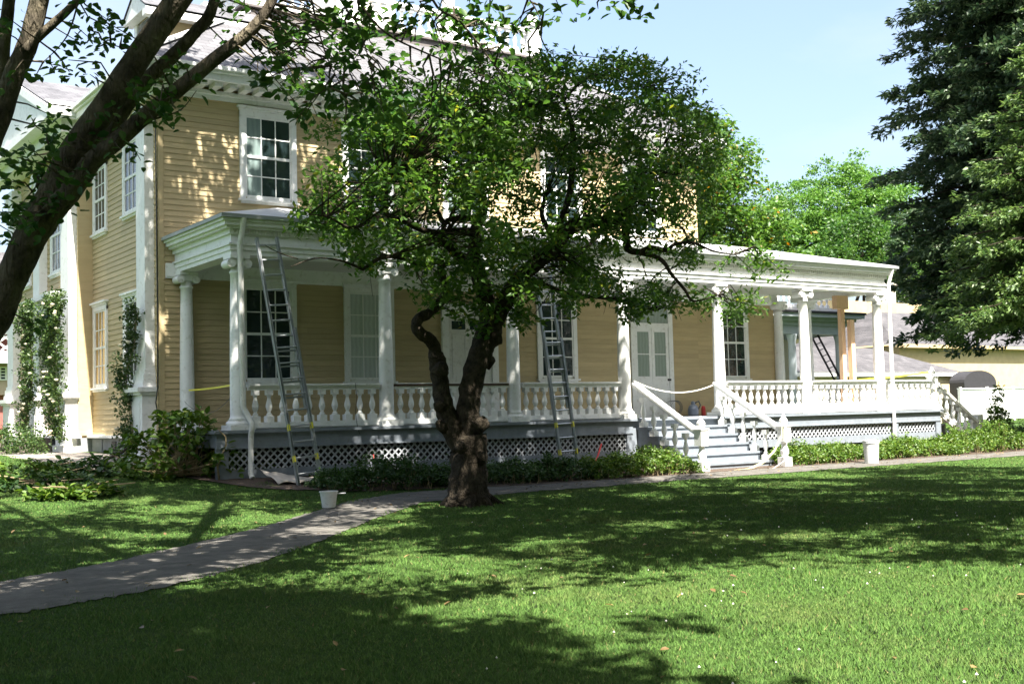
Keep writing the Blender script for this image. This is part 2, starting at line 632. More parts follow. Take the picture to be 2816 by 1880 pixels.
M['rosered'] = paint('red_brown_wall', (0.27, 0.09, 0.075), 0.7, 0.12, 4)
M['tan'] = paint('tan_paint', (0.42, 0.32, 0.24), 0.6, 0.1, 4)
M['charcoal'] = paint('charcoal_cover', (0.028, 0.027, 0.03), 0.7, 0.15, 5)

# ------------------------------------------------------------------ terrain
gx = np.concatenate([np.linspace(-120, -14, 16), np.linspace(-12, 44, 113), np.linspace(48, 220, 20)])
gy = np.concatenate([np.linspace(-90, -12, 12), np.linspace(-10, 46, 113), np.linspace(50, 320, 22)])
GX, GY = np.meshgrid(gx, gy)
bumps = 0.015 * np.sin(GX * 1.7 + 0.6 * GY) * np.cos(GY * 1.3 - 0.4 * GX)
GZ = ground(GX, GY) + bumps * 0
mb = MB()
nx, ny = len(gx), len(gy)
mb.v = [tuple(p) for p in np.stack([GX.ravel(), GY.ravel(), GZ.ravel()], 1)]
mb.f = [(j * nx + i, j * nx + i + 1, (j + 1) * nx + i + 1, (j + 1) * nx + i) for j in range(ny - 1) for i in range(nx - 1)]
mb.build('lawn', M['lawn'], smooth=True, kind='structure')

PATH = [  # (upper edge, lower edge) from left to right
    ((-6, 9.6), (-6, 8.0)), ((0, 11.3), (0, 9.4)), ((2.4, 12.1), (2.2, 10.0)), ((3.7, 12.9), (3.4, 10.5)), ((5.6, 14.6), (4.8, 11.6)),
    ((7.4, 16.4), (6.4, 13.3)), ((9.0, 17.9), (8.1, 15.3)), ((10.6, 18.75), (10.0, 17.15)), ((13.0, 19.15), (13.0, 17.85)), ((17.5, 19.4), (17.5, 18.05)),
    ((24, 19.55), (24, 18.15)), ((31, 19.6), (31, 18.2)), ((46, 19.4), (46, 18.0))]


def path_band(x, y):
    ux = np.interp(x, [p[0][0] for p in PATH], [p[0][1] for p in PATH])
    lx = np.interp(x, [p[1][0] for p in PATH], [p[1][1] for p in PATH])
    return (y < ux) & (y > lx)


def strip(rows, name, mat, lift, nsub=22, ncross=8, jag=0.035):
    mb = MB()
    pts = []
    for i in range(len(rows) - 1):
        for s in range(nsub):
            t = s / nsub
            a = np.array(rows[i][0]) * (1 - t) + np.array(rows[i + 1][0]) * t
            b = np.array(rows[i][1]) * (1 - t) + np.array(rows[i + 1][1]) * t
            pts.append((a, b))
    pts.append((np.array(rows[-1][0]), np.array(rows[-1][1])))
    for a, b in pts:
        ab = (b - a) / max(np.linalg.norm(b - a), 1e-6)
        a = a + ab * RNG.normal(0, jag)
        b = b + ab * RNG.normal(0, jag)
        for k in range(ncross + 1):
            p = a + (b - a) * k / ncross
            mb.v.append((p[0], p[1], float(ground(p[0], p[1])) + lift))
    n = ncross + 1
    mb.f = [(i * n + k, i * n + k + 1, (i + 1) * n + k + 1, (i + 1) * n + k) for i in range(len(pts) - 1) for k in range(ncross)]
    return mb.build(name, mat, smooth=True, kind='structure')


strip(PATH, 'path', M['path'], 0.012)
strip([((7.6, 23.2), (8.4, 20.5)), ((8.6, 22.4), (8.8, 19.9)), ((10, 22.2), (10, 19.2)), ((14, 22.3), (14, 19.15)), ((18.4, 22.3), (18.4, 19.3)), ((21.4, 22.3), (21.4, 19.4)),
       ((26, 22.3), (26, 19.4)), ((33, 22.5), (33, 19.5))], 'mulch_bed', M['mulch'], 0.018)
strip([((5.9, 31.5), (7.4, 31.5)), ((5.9, 28), (8.0, 28.0)), ((6.2, 25.5), (8.2, 25.6)), ((6.9, 23.8), (8.2, 24.0))], 'gravel_strip', M['pebble'], 0.012)

# ------------------------------------------------------------------ house
HB = (8.2, 22.0, 0.3)
house = thing('house', 'large yellow clapboard house with white trim, long columned porch and slate roof', 'house', HB)
YW = 25.1
XF = 8.2
XP = 7.85
XR = 24.0
PB, PE = 30.13, 37.3
YB = 37.7


def TY(Y):   # facade facing -Y : (u=X, v=Z, w=out)
    return lambda u, v, w: (u, Y - w, v)


def TX(X):   # facade facing -X : (u=Y, v=Z, w=out)
    return lambda u, v, w: (X - w, u, v)


def clap(T, u0, u1, v0, v1, exp=0.125):
    mb = MB(T)
    v = v0
    seed = 0
    while v < v1 - 1e-4:
        t = min(v + exp, v1)
        w0 = 0.020
        cuts = [u0]
        while u1 - cuts[-1] > 4.6:
            cuts.append(cuts[-1] + random.uniform(2.2, 4.4))
        cuts.append(u1)
        for ca, cb_ in zip(cuts[:-1], cuts[1:]):
            j0, j1 = random.uniform(-.0022, .0022), random.uniform(-.0022, .0022)
            cb2 = cb_ - (.004 if cb_ < u1 else 0)
            mb.add([(ca, v + j0, w0), (cb2, v + j1, w0), (cb2, t, 0.003), (ca, t, 0.003), (ca, v + j0, 0), (cb2, v + j1, 0)],
                   [(0, 1, 2, 3), (4, 5, 1, 0)])
        v = t
    return mb


# walls (each facade its own wall part)
wall = clap(TY(YW), XF + 0.12, XR, 1.2, 8.72)
wall.build('side_wall', M['yellow'], house)
MB().box(XF + 0.005, XF + 0.12, YW - 0.03, YW + 0.05, 1.2, 8.7).build('corner_board', M['yellow'], house)
MB().box(XR - 0.02, XR + 0.12, YW - 0.03, YW + 0.3, 5.3, 8.7).build('corner_board', M['yellow'], house)
clap(TX(XF), YW, PB, 1.2, 8.72).build('front_wall', M['yellow'], house)
clap(TX(XP), PB + 0.02, PE, 1.2, 8.72).build('pavilion_wall', M['yellow'], house)
MB().box(XP - 0.02, XF + 0.02, PB, PB + 0.06, 1.2, 8.7).build('pavilion_return', M['yellow'], house)
mb = MB()
mb.box(XF + 0.01, XR - 0.01, YW + 0.02, YB, 0.35, 9.15)
mb.box(XP + 0.01, XF + 0.05, PB + 0.07, PE, 0.35, 9.15)
mb.build('inner_mass', M['yellow'], house)
clap(TY(YW), XR, 27.2, 1.2, 5.6).build('rear_wing_wall', M['yellow'], house)
MB().box(XR + 0.02, 27.2, YW + 0.02, 36, 0.35, 5.9).build('rear_wing_mass', M['yellow'], house)
# foundation and water table
mb = MB()
mb.box(XF - 0.04, XF + 0.1, YW - 0.02, PB, 0.3, 1.14)
mb.box(XP - 0.04, XF, PB - 0.03, PE, 0.3, 1.14)
mb.box(XF - 0.02, 27.2, YW - 0.03, YW + 0.1, 0.2, 1.2)
mb.build('foundation', M['foundation'], house)
MB().box(XF - 0.17, XF + 0.02, YW - 0.06, PB - 0.02, 1.14, 1.2).box(XP - 0.17, XP + 0.02, PB - 0.14, PE, 1.141, 1.201).build('water_table', M['white'], house)
MB().box(XF - 0.07, XF - 0.03, 28.05, 28.35, 0.68, 1.06).build('basement_vent', M['dark'], house)
MB().box(XF - 0.065, XF - 0.03, 29.2, 30.0, 0.66, 1.1).build('basement_hatch', M['foundation'], house)


# windows
def window(T, u0, u1, v0, v1, pane, cols=3, rows=4, case=0.13, head=True, blind=0):
    # u0..u1, v0..v1 = glass opening
    fr = MB(T)
    w = 0.055
    fr.box(u0 - case - .04, u0 - .04, v0 - .10, v1 + .12, 0, w)
    fr.box(u1 + .04, u1 + case + .04, v0 - .10, v1 + .12, 0, w)
    fr.box(u0 - case - .04, u1 + case + .04, v1 + .04, v1 + .16, 0, w + .002)
    fr.box(u0 - .04, u0, v0 - .04, v1 + .04, 0, 0.04)
    fr.box(u1, u1 + .04, v0 - .04, v1 + .04, 0, 0.04)
    if head:
        fr.box(u0 - case - .06, u1 + case + .06, v1 + .162, v1 + .21, 0, 0.08)
        fr.box(u0 - case - .10, u1 + case + .10, v1 + .212, v1 + .26, 0, 0.12)
    f = fr.build('window', M['white'], house)
    MB(T).box(u0 - case - .08, u1 + case + .08, v0 - .14, v0 - .09, 0, 0.11).box(u0 - case - .02, u1 + case + .02, v0 - .19, v0 - .142, 0, 0.07).build('sill', M['white'], f)
    ub = u0 + (u1 - u0) * blind / cols
    MB(T).box(ub, u1, v0, v1, 0.0, 0.022).build('pane', pane, f)
    if blind:
        MB(T).box(u0, ub, v0, v1, 0.0, 0.0221).build('pane', M['blind'], f)
    s = MB(T)
    mid = (v0 + v1) / 2
    s.box(u0 - .001, u1 + .001, mid - .03, mid + .03, 0.02, 0.048)
    s.box(u0 - .001, u1 + .001, v0 - .09, v0, 0.0, 0.038)
    s.box(u0 - .001, u1 + .001, v1, v1 + .038, 0.0, 0.038)
    for i in range(1, cols):
        u = u0 + (u1 - u0) * i / cols
        s.box(u - .012, u + .012, v0, mid - .03, 0.02, 0.036)
        s.box(u - .012, u + .012, mid + .03, v1, 0.02, 0.037)
    for i in range(1, rows):
        if i * 2 == rows:
            continue
        v = v0 + (v1 - v0) * i / rows
        s.box(u0, u1, v - .012, v + .012, 0.02, 0.035)
    s.build('sash', M['white'], f)
    return f


up = [10.75, 13.30, 16.08, 19.15, 22.0]
for i, xc in enumerate(up):
    window(TY(YW), xc - .52, xc + .52, 6.55, 8.32, M['glass'], blind=1 if i in (0, 2) else 0)
window(TY(YW), 10.18, 11.22, 2.42, 4.40, M['glass'])
window(TY(YW), 12.77, 13.77, 2.42, 4.40, M['curtain_white'])
window(TY(YW), 18.38, 19.36, 2.46, 4.42, M['glass'])
window(TY(YW), 24.85, 25.87, 2.44, 4.40, M['glass'])
# front facade windows
for yc, zz in ((26.9, (2.45, 4.2)), (29.4, (2.45, 4.2)), (26.9, (6.35, 7.85)), (29.4, (6.25, 7.7))):
    window(TX(XF), yc - .42, yc + .42, zz[0], zz[1], M['curtain_amber'] if (yc > 28 and zz[0] < 3) else M['glass'], cols=3, rows=4)
window(TX(XP), 31.75, 32.6, 5.55, 7.4, M['glass'])
window(TX(XP), 35.2, 36.0, 5.55, 7.4, M['glass'])

# panelled porch door (with two small lights)
T = TY(YW)
d = MB(T)
d.box(15.28, 15.47, 1.3, 4.12, 0, 0.07).box(16.76, 16.95, 1.3, 4.12, 0, 0.07).box(15.28, 16.95, 4.0, 4.2, 0, 0.072).box(15.22, 17.01, 4.2, 4.26, 0, 0.11)
dd = d.build('door', M['white'], house)
MB(T).box(15.47, 16.76, 1.3, 4.0, 0, 0.03).build('door_leaf', M['cream'], dd)
p = MB(T)
for a, b in ((15.58, 15.98), (16.12, 16.52)):
    for z0, z1 in ((1.5, 2.25), (2.4, 3.5)):
        p.box(a, a + .02, z0, z1, .03, .045).box(b - .02, b, z0, z1, .03, .045).box(a, b, z0, z0 + .02, .03, .046).box(a, b, z1 - .02, z1, .03, .046)
p.build('door_panel', M['cream'], dd)
MB(T).box(15.58, 15.98, 3.62, 3.83, .03, .04).box(16.12, 16.55, 3.62, 3.83, .03, .04).build('door_light', M['glass'], dd)
MB(T).box(16.62, 16.66, 2.2, 2.26, .03, .09).build('door_knob', M['dark'], dd)
# french door
d = MB(T)
d.box(21.42, 21.56, 1.3, 4.55, 0, 0.06).box(22.82, 22.98, 1.3, 4.55, 0, 0.06).box(21.42, 22.98, 4.38, 4.62, 0, 0.062).box(21.56, 22.82, 3.80, 3.93, 0, 0.05)
fd = d.build('french_door', M['white'], house)
lf = MB(T)
for a, b in ((21.56, 22.185), (22.195, 22.82)):
    lf.box(a, a + .1, 1.3, 3.8, 0, .035).box(b - .1, b, 1.3, 3.8, 0, .035).box(a + .1, b - .1, 3.68, 3.8, 0, .034).box(a + .1, b - .1, 1.3, 2.43, 0, .034)
    lf.box(a + .1, b - .1, 3.04, 3.07, 0.02, .036)
    lf.box(a + .14, b - .14, 1.5, 2.2, .034, .042)
lf.build('door_leaf', M['white'], fd)
MB(T).box(21.66, 22.085, 2.43, 3.68, 0, .02).box(22.295, 22.72, 2.43, 3.68, 0, .02).build('pane', M['curtain_green'], fd)
MB(T).box(21.56, 22.82, 3.93, 4.38, 0, .025).build('transom', M['curtain_green'], fd)
MB(T).box(22.75, 22.85, 2.3, 2.36, .035, .08).build('door_handle', M['dark'], fd)


# pilasters of the front facade
def pilaster(y0, y1, x, z0=0.66):
    d = 0.22
    mb = MB()
    mb.box(x - d, x, y0, y1, 2.62, 7.95)
    mb.box(x - d - .03, x, y0 - .03, y1 + .03, 2.52, 2.62)
    mb.box(x - d - .06, x, y0 - .06, y1 + .06, 2.36, 2.52)
    mb.box(x - d - .02, x, y0 - .02, y1 + .02, 7.95, 8.0)
    pl = mb.build('pilaster', M['white'], house)
    c = MB()
    c.box(x - d - .05, x, y0 - .06, y1 + .06, 8.22, 8.34)
    c.box(x - d - .02, x, y0, y1, 8.0, 8.22)
    for yy in (y0 + .02, y1 - .02):
        c.tube([(x - d - .07, yy, 8.12), (x, yy, 8.12)], 0.13, 14)
    c.build('capital', M['white'], pl)
    q = MB()
    q.box(x - d - .16, x, y0 - .14, y1 + .18, z0, z0 + .22)
    q.box(x - d - .10, x, y0 - .08, y1 + .12, z0 + .22, 2.08)
    q.box(x - d - .16, x, y0 - .13, y1 + .17, 2.08, 2.14)
    q.box(x - d - .22, x, y0 - .18, y1 + .22, 2.14, 2.24)
    q.box(x - d - .08, x, y0 - .07, y1 + .1, 2.24, 2.36)
    q.box(x - d - .115, x - d - .09, y0 + .05, y1 - .02, z0 + .4, 1.95)
    q.build('pedestal', M['white'], pl)
    return pl


pilaster(25.32, 25.92, XF)
pilaster(30.25, 31.0, XP, 0.75)
pilaster(33.25, 33.95, XP, 0.8)
pilaster(36.4, 37.15, XP, 0.8)
# entrance surround and stoop on the front
q = MB()
q.box(XP - .12, XP, 31.45, 31.75, 1.2, 4.4).box(XP - .12, XP, 34.6, 34.9, 1.2, 4.4)
q.box(XP - .3, XP, 31.3, 35.0, 4.4, 4.75).box(XP - .42, XP, 31.2, 35.1, 4.75, 4.88)
q.build('door_surround', M['white'], house)
st = MB()
st.box(XP - 1.6, XP - .2, 32.0, 36.4, 0.5, 1.15).box(XP - 2.2, XP - 1.6, 32.0, 36.8, 0.5, 0.92).box(XP - 2.8, XP - 2.2, 31.8, 37, 0.5, 0.72)
st.build('stoop', M['stone'], house)


# main cornice
def cornice_side(y, x0, x1):
    c = MB(TY(y))
    c.box(x0, x1, 8.62, 8.83, 0, 0.06)
    c.box(x0, x1, 8.72, 8.80, 0.06, 0.14)
    c.box(x0 - .5, x1 + .5, 8.90, 9.06, 0, 0.62)
    c.box(x0 - .56, x1 + .56, 9.06, 9.12, 0, 0.68)
    c.box(x0 - .62, x1 + .62, 9.12, 9.20, 0, 0.75)
    return c


c = cornice_side(YW, XF - .1, XR + .1)
c.build('side_cornice', M['white'], house)
c = MB(TX(XF))
c.box(YW - .06, PB, 8.621, 8.83, 0, 0.06).box(YW - .14, PB, 8.721, 8.80, 0.06, .14)
c.box(YW + .001, PB - .3, 8.901, 9.06, 0, .6).box(YW + .001, PB - .3, 9.061, 9.12, 0, .66).box(YW + .001, PB - .3, 9.121, 9.20, 0, .73)
c.build('front_cornice', M['white'], house)
m = MB()
x = XF - 0.25
while x < XR + .3:
    m.box(x, x + .17, YW - .54, YW - .141, 8.80, 8.899)
    x += 0.34
m.build('modillion_row', M['cream'], house)
m = MB()
y = YW + .2
while y < PB - .4:
    m.box(XF - .54, XF - .141, y, y + .17, 8.80, 8.899)
    y += 0.34
m.build('modillion_row', M['cream'], house)

# main hip roof
EZ, RZ = 9.2, 11.94
ex0, ex1, ey0, ey1 = 7.5, 24.7, 24.36, 38.4
rx0, rx1, ry0, ry1 = 11.57, 20.9, 28.3, 34.5
mb = MB().add([(ex0, ey0, EZ), (ex1, ey0, EZ), (rx1, ry0, RZ), (rx0, ry0, RZ)], [(0, 1, 2, 3)])
mb.add([(ex0, ey0, EZ - .002), (ex1, ey0, EZ - .002), (ex1, YW + .1, EZ - .002), (ex0, YW + .1, EZ - .002)], [(0, 1, 2, 3)])
MB().add([(ex1, ey1, EZ), (ex0, ey1, EZ), (rx0, ry1, RZ), (rx1, ry1, RZ)], [(0, 1, 2, 3)]).build('roof_back', M['slate_x'], house)
rf = mb.build('roof', M['slate_x'], house)
MB().add([(ex0, ey1, EZ), (ex0, ey0, EZ), (rx0, ry0, RZ), (rx0, ry1, RZ)], [(0, 1, 2, 3)]).add(
    [(ex1, ey0, EZ), (ex1, ey1, EZ), (rx1, ry1, RZ), (rx1, ry0, RZ)], [(0, 1, 2, 3)]).build('roof_end', M['slate_y'], house)
for a, b in (((ex0, ey0, EZ + .03), (rx0, ry0, RZ + .03)), ((ex1, ey0, EZ + .03), (rx1, ry0, RZ + .03))):
    MB().bar(a, b, 0.26, 0.05).build('hip_flashing', M['tin'], house)
cu = MB().box(rx0 - .08, rx1 + .08, ry0 - .08, ry1 + .08, RZ - .1, RZ + .14).box(rx0 - .16, rx1 + .16, ry0 - .16, ry1 + .16, RZ + .14, RZ + .2)
cu.build('roof_curb', paint('weathered_curb', (0.13, 0.115, 0.11), 0.7, 0.2, 4), house)
# roof balustrade
RB = RZ + .2
rb = MB()
ry = ry0 + .15
rxa = rx0 + .15
rb.box(rx0, rx1, ry - .09, ry + .09, RB, RB + .16).box(rx0, rx1, ry - .1, ry + .1, RB + .80, RB + .92)
rb.box(rxa - .09, rxa + .09, ry + .1, ry1, RB, RB + .161).box(rxa - .1, rxa + .1, ry + .11, ry1, RB + .801, RB + .921)
for xx in (rx0 + .15, 14.7, 17.8, rx1 - .15):
    rb.box(xx - .2, xx + .2, ry - .2, ry + .2, RB, RB + .98)
    rb.box(xx - .25, xx + .25, ry - .25, ry + .25, RB + .98, RB + 1.06)
    rb.lathe([(.1, 0), (.18, .1), (.2, .22), (.1, .34), (.02, .4)], (xx, ry, RB + 1.06), 12)
for yy in (31.4, ry1 - .2):
    rb.box(rxa - .2, rxa + .2, yy - .2, yy + .2, RB, RB + .98)
rbo = rb.build('roof_balustrade', M['white'], house)
BPROF = [(.072, 0), (.072, .015), (.045, .03), (.055, .05), (.04, .07), (.03, .09), (.05, .15), (.066, .22), (.062, .28), (.045, .36), (.032, .43), (.034, .47), (.05, .485), (.04, .50), (.05, .515)]


def baluster_mesh(h=0.62, sq=.155):
    b = MB()
    k = (h - .22) / .515
    b.box(-sq / 2, sq / 2, -sq / 2, sq / 2, 0, .12)
    b.lathe([(r, .12 + z * k) for r, z in BPROF], (0, 0, 0), 12)
    b.box(-sq / 2 + .015, sq / 2 - .015, -sq / 2 + .015, sq / 2 - .015, h - .10, h)
    return b


bal_master = None


def balusters(parent, pts, name='baluster', h=0.62):
    global bal_master
    key = '%s%.2f' % (name, h)
    if bal_master is None:
        bal_master = {}
    for p in pts:
        if key not in bal_master:
            b = baluster_mesh(h)
            b.v = [(v[0] + p[0], v[1] + p[1], v[2] + p[2]) for v in b.v]
            bal_master[key] = b.build(name, M['white'], parent, origin=p)
        else:
            copy_part(bal_master[key], parent, p)


pts = []
for a, b in ((rx0 + .35, 14.5), (14.9, 17.6), (18.0, rx1 - .35)):
    n = 9
    pts += [(a + (b - a) * (i + .5) / n, ry, RB + .16) for i in range(n)]
for a, b in ((ry + .25, 31.2), (31.6, ry1 - .4)):
    pts += [(rxa, a + (b - a) * (i + .5) / 9, RB + .16) for i in range(9)]
balusters(rbo, pts, 'roof_baluster', 0.64)
ch = MB().box(14.5, 16.35, 29.0, 30.4, 11.5, 15.2).box(14.4, 16.45, 28.9, 30.5, 15.2, 15.45).box(14.42, 16.43, 28.92, 30.48, 12.1, 12.5)
ch.build('chimney', M['chimney'], house)
# pavilion pediment roof
yc = (PB + PE) / 2
py0, py1, pz = PB - .75, PE + .55, 10.95
ped = MB()
ped.add([(7.0, py0, 9.2), (11.0, py0, 9.2), (11.0, yc, pz), (7.0, yc, pz), (7.0, py1, 9.2), (11.0, py1, 9.2)], [(0, 1, 2, 3), (3, 2, 5, 4)])
po = ped.build('pediment_roof', M['slate_x'], house)
pw = MB()
pw.add([(7.06, py0 + .15, 9.12), (7.06, py1 - .15, 9.12), (7.06, yc, pz - .1)], [(0, 1, 2)])
for a, b in (((7.0, py0 - .02, 9.16), (7.0, yc, pz - .04)), ((7.0, py1 + .02, 9.16), (7.0, yc, pz - .04))):
    pw.bar(np.array(a) + (0.15, 0, -.12), np.array(b) + (0.15, 0, -.12), 0.42, 0.2)
pw.box(6.95, 8.0, py0 + .02, py1 - .02, 8.92, 9.12)
pw.box(7.3, 8.2, py0 + .2, py1 - .2, 8.62, 8.92)
pw.box(7.0, 8.2, py0 - .02, py0 + .3, 8.98, 9.18)
pw.build('pediment', M['white'], house)
sl = (pz - 9.2) / (yc - py0)
MB().add([(7.02, py0 - .02, 9.2 + .02), (9.6, py0 - .02, 9.22), (9.6, py0 + .62, 9.22 + .64 * sl), (7.02, py0 + .62, 9.22 + .64 * sl)], [(0, 1, 2, 3)]).build('gutter_flashing', M['white'], house)
# dormer
D = MB()
dx, dy0, dy1, dz0, dz1 = 8.9, 27.45, 28.75, 9.9, 11.35
D.box(dx, dx + 2.4, dy0, dy1, dz0, dz1)
dm = D.build('dormer', M['yellow'], house)
dyc = (dy0 + dy1) / 2
q = MB().add([(dx - .3, dy0 - .3, dz1 - .05), (dx + 3.2, dy0 - .3, dz1 - .05), (dx + 3.2, dyc, dz1 + .5), (dx - .3, dyc, dz1 + .5), (dx - .3, dy1 + .3, dz1 - .05), (dx + 3.2, dy1 + .3, dz1 - .05)],
             [(0, 1, 2, 3), (3, 2, 5, 4)])
q.build('dormer_roof', M['slate_x'], dm)
q = MB().prism([(dy0 - .28, dz1 - .1), (dy1 + .28, dz1 - .1), (dyc, dz1 + .44)], lambda a, b: (dx - .27, a, b), lambda a, b: (dx - .02, a, b))
q.box(dx - .29, dx + 2.4, dy0 - .3, dy0 - .05, dz1 - .28, dz1 - .11).box(dx - .06, dx, dy0 - .02, dy0 + .18, dz0, dz1 - .12).box(dx - .06, dx, dy1 - .18, dy1 + .02, dz0, dz1 - .12)
q.build('dormer_trim', M['white'], dm)
MB().box(dx - .03, dx, dy0 + .25, dy1 - .25, dz0 + .15, dz1 - .15).build('dormer_window', M['glass'], dm)

# rear wing roof
mb = MB().add([(XR - .2, 24.75, 5.95), (27.5, 24.75, 5.95), (25.6, 27.5, 6.55), (XR - .2, 27.5, 6.75), (27.5, 36.3, 5.95), (25.6, 33, 6.55)], [(0, 1, 2, 3), (1, 4, 5, 2), (3, 2, 5)])
mb.build('wing_roof', M['tin'], house)
MB().box(XR + .1, 27.45, 24.8, YW, 5.62, 5.94).box(27.2, 27.46, YW, 36, 5.62, 5.94).build('wing_cornice', M['cream'], house)

# ------------------------------------------------------------------ porch (part of the house)
YF = 22.0
DZ = 1.29
COLX = [8.74, 12.02, 15.29, 18.56, 21.76, 25.02, 28.15]
XE = 30.7
mb = MB()
mb.box(8.15, 28.5, 21.72, YW - .03, DZ - .06, DZ)
mb.box(28.5, XE, 21.72, 24.2, DZ - .06, DZ)
mb.build('porch_deck', M['grey'], house)
mb = MB()
mb.box(8.22, 18.62, 21.80, 21.88, 0.96, DZ - .06).box(21.7, XE - .05, 21.80, 21.88, 0.98, DZ - .06)
mb.box(18.62, 21.7, 21.82, 21.9, 0.4, DZ - .06)
mb.box(8.22, 8.3, 21.88, YW - .04, 0.96, DZ - .06).box(XE - .13, XE - .05, 21.88, 24.2, .96, DZ - .06)
mb.box(8.22, 18.5, 21.82, 21.87, 0.35, 0.53).box(21.75, XE - .05, 21.82, 21.87, 0.44, 0.64)
mb.box(8.2, 18.6, 21.77, 21.80, 0.93, 0.965).box(21.7, XE - .04, 21.77, 21.80, 0.955, 0.985)
for xx in (8.22, 18.42, 21.76, 28.4, XE - .3):
    mb.box(xx, xx + .24, 21.79, 21.89, 0.3, 0.96)
mb.build('deck_skirt', M['grey'], house)
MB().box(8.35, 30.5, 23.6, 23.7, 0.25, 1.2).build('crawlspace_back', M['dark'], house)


def lattice(x0, x1, z0, z1, y, name='lattice_panel', parent=None):
    mb = MB()
    h = z1 - z0
    s = 0.155
    n = int((x1 - x0 + h) / s) + 1
    for k in range(n):
        for sg in (1, -1):
            if sg == 1:
                xa, za, xb, zb = x0 - h + k * s, z0, x0 + k * s, z1
            else:
                xa, za, xb, zb = x0 - h + k * s, z1, x0 + k * s, z0
            # clip
            def at(xq):
                return za + (zb - za) * (xq - xa) / (xb - xa)
            a, b = max(xa, x0), min(xb, x1)
            if b - a < 0.02:
                continue
            mb.bar((a, y + (0.006 if sg > 0 else 0.016), at(a)), (b, y + (0.006 if sg > 0 else 0.016), at(b)), 0.008, 0.034, up=(0, -.0, 1) if False else (-(zb - za), 0, (xb - xa)))
    return mb.build(name, M['grey'] if parent is None else M['white'], parent or house)


M['lattice'] = paint('grey_lattice_paint', (0.36, 0.38, 0.40), 0.6, 0.12, 6)
for a, b, z0, z1 in ((8.46, 13.4, .53, .96), (13.4, 18.42, .53, .96), (22.0, 28.4, .64, .98), (28.64, 30.4, .64, .98)):
    lo = lattice(a, b, z0, z1, 21.835)
    lo.data.materials[0] = M['lattice']


def column(x, y, sq=False, z0=DZ, z1=4.70, half=False):
    mb = MB()
    r0, r1 = 0.155, 0.122
    prof = [(r0 + .03, .2), (r0 + .012, .235), (r0, .26), (r0, .3), (r0 * .985, 1.0), (r0 * .93, 1.9), (r1 + .008, 2.7), (r1, z1 - z0 - .36), (r1 + .02, z1 - z0 - .35), (r1 + .02, z1 - z0 - .31), (r1, z1 - z0 - .30), (r1, z1 - z0 - .2)]
    mb.lathe(prof, (x, y, z0), 22)
    col = mb.build('column', M['white'], house, smooth=False)
    for p in col.data.polygons:
        p.use_smooth = len(p.vertices) == 4
    b = MB().box(x - .25, x + .25, y - .25, y + .25, z0 + .002, z0 + .1)
    b.lathe([(r0 + .07, .1), (r0 + .085, .13), (r0 + .07, .165), (r0 + .04, .175), (r0 + .05, .2)], (x, y, z0), 20)
    b.build('column_base', M['white'], col)
    k = MB().box(x - .2, x + .2, y - .2, y + .2, z1 - .07, z1 - .002)
    k.box(x - .16, x + .16, y - .14, y + .14, z1 - .2, z1 - .071)
    for xx in (x - .17, x + .17):
        k.tube([(xx, y - .17, z1 - .165), (xx, y + .17, z1 - .165)], 0.085, 14)
        k.tube([(xx, y - .185, z1 - .165), (xx, y - .165, z1 - .165)], 0.03, 8)
    k.build('capital', M['white'], col)
    return col


for x in COLX:
    column(x, YF)
column(8.74, YW - .22)
column(27.3, YW - .1)
column(28.15, 24.6)
# entablature
e = MB()
XA, XB = 8.56, 28.33


def ring(z0, z1, out, inn=.16):
    e.box(XA - out, XB + out, YF - .18 - out, YF + inn, z0, z1)
    e.box(XA - out, XA + .34, YF + inn, YW, z0, z1 - .0005)
    e.box(XB - .34, XB + out, YF + inn, YW, z0, z1 - .0005)


ring(4.70, 4.79, 0.0)
ring(4.79, 4.89, 0.025)
ring(4.89, 4.93, 0.06)
ring(4.93, 5.10, 0.0)
ring(5.10, 5.20, 0.05)
ring(5.20, 5.25, 0.14)
ring(5.25, 5.33, 0.20)
ring(5.33, 5.38, 0.25)
e.build('porch_entablature', M['white'], house)
g = MB()
g.box(XA - .30, XB + .30, YF - .48, YF - .1, 5.38, 5.45).box(XA - .30, XA + .2, YF - .1, YW - .01, 5.38, 5.45).box(XB - .2, XB + .3, YF - .1, YW, 5.38, 5.45)
g.build('porch_gutter', M['dark'] if False else paint('grey_green_gutter', (0.30, 0.32, 0.31), 0.5, 0.1, 5), house)
dn = MB()
x = XA
while x < XB:
    dn.box(x, x + .035, YF - .18 - .085, YF - .18 - .051, 5.115, 5.195)
    x += .085
dn.build('dentil_row', M['cream'], house)
MB().box(XA + .35, XB - .35, YF + .16, YW - .05, 4.90, 4.94).build('porch_ceiling', paint('porch_ceiling_paint', (0.55, 0.54, 0.49), 0.6, 0.05, 3), house)
MB(TY(YW)).box(8.35, 27.3, 4.62, 4.90, 0, 0.09).box(8.35, 27.3, 4.58, 4.62, 0, .06).build('wall_frieze', M['white'], house)
pr = MB()
z0, z1 = 5.455, 6.32
pr.add([(XA - .3, YF - .48, z0), (XB + .3, YF - .48, z0), (XB - 2.4, YW - .02, z1), (XA + 2.4, YW - .02, z1), (XA - .3, YW - .02, z0), (XB + .3, YW - .02, z0)],
       [(0, 1, 2, 3), (4, 0, 3), (1, 5, 2)])
pr.build('porch_roof', M['tin'], house)


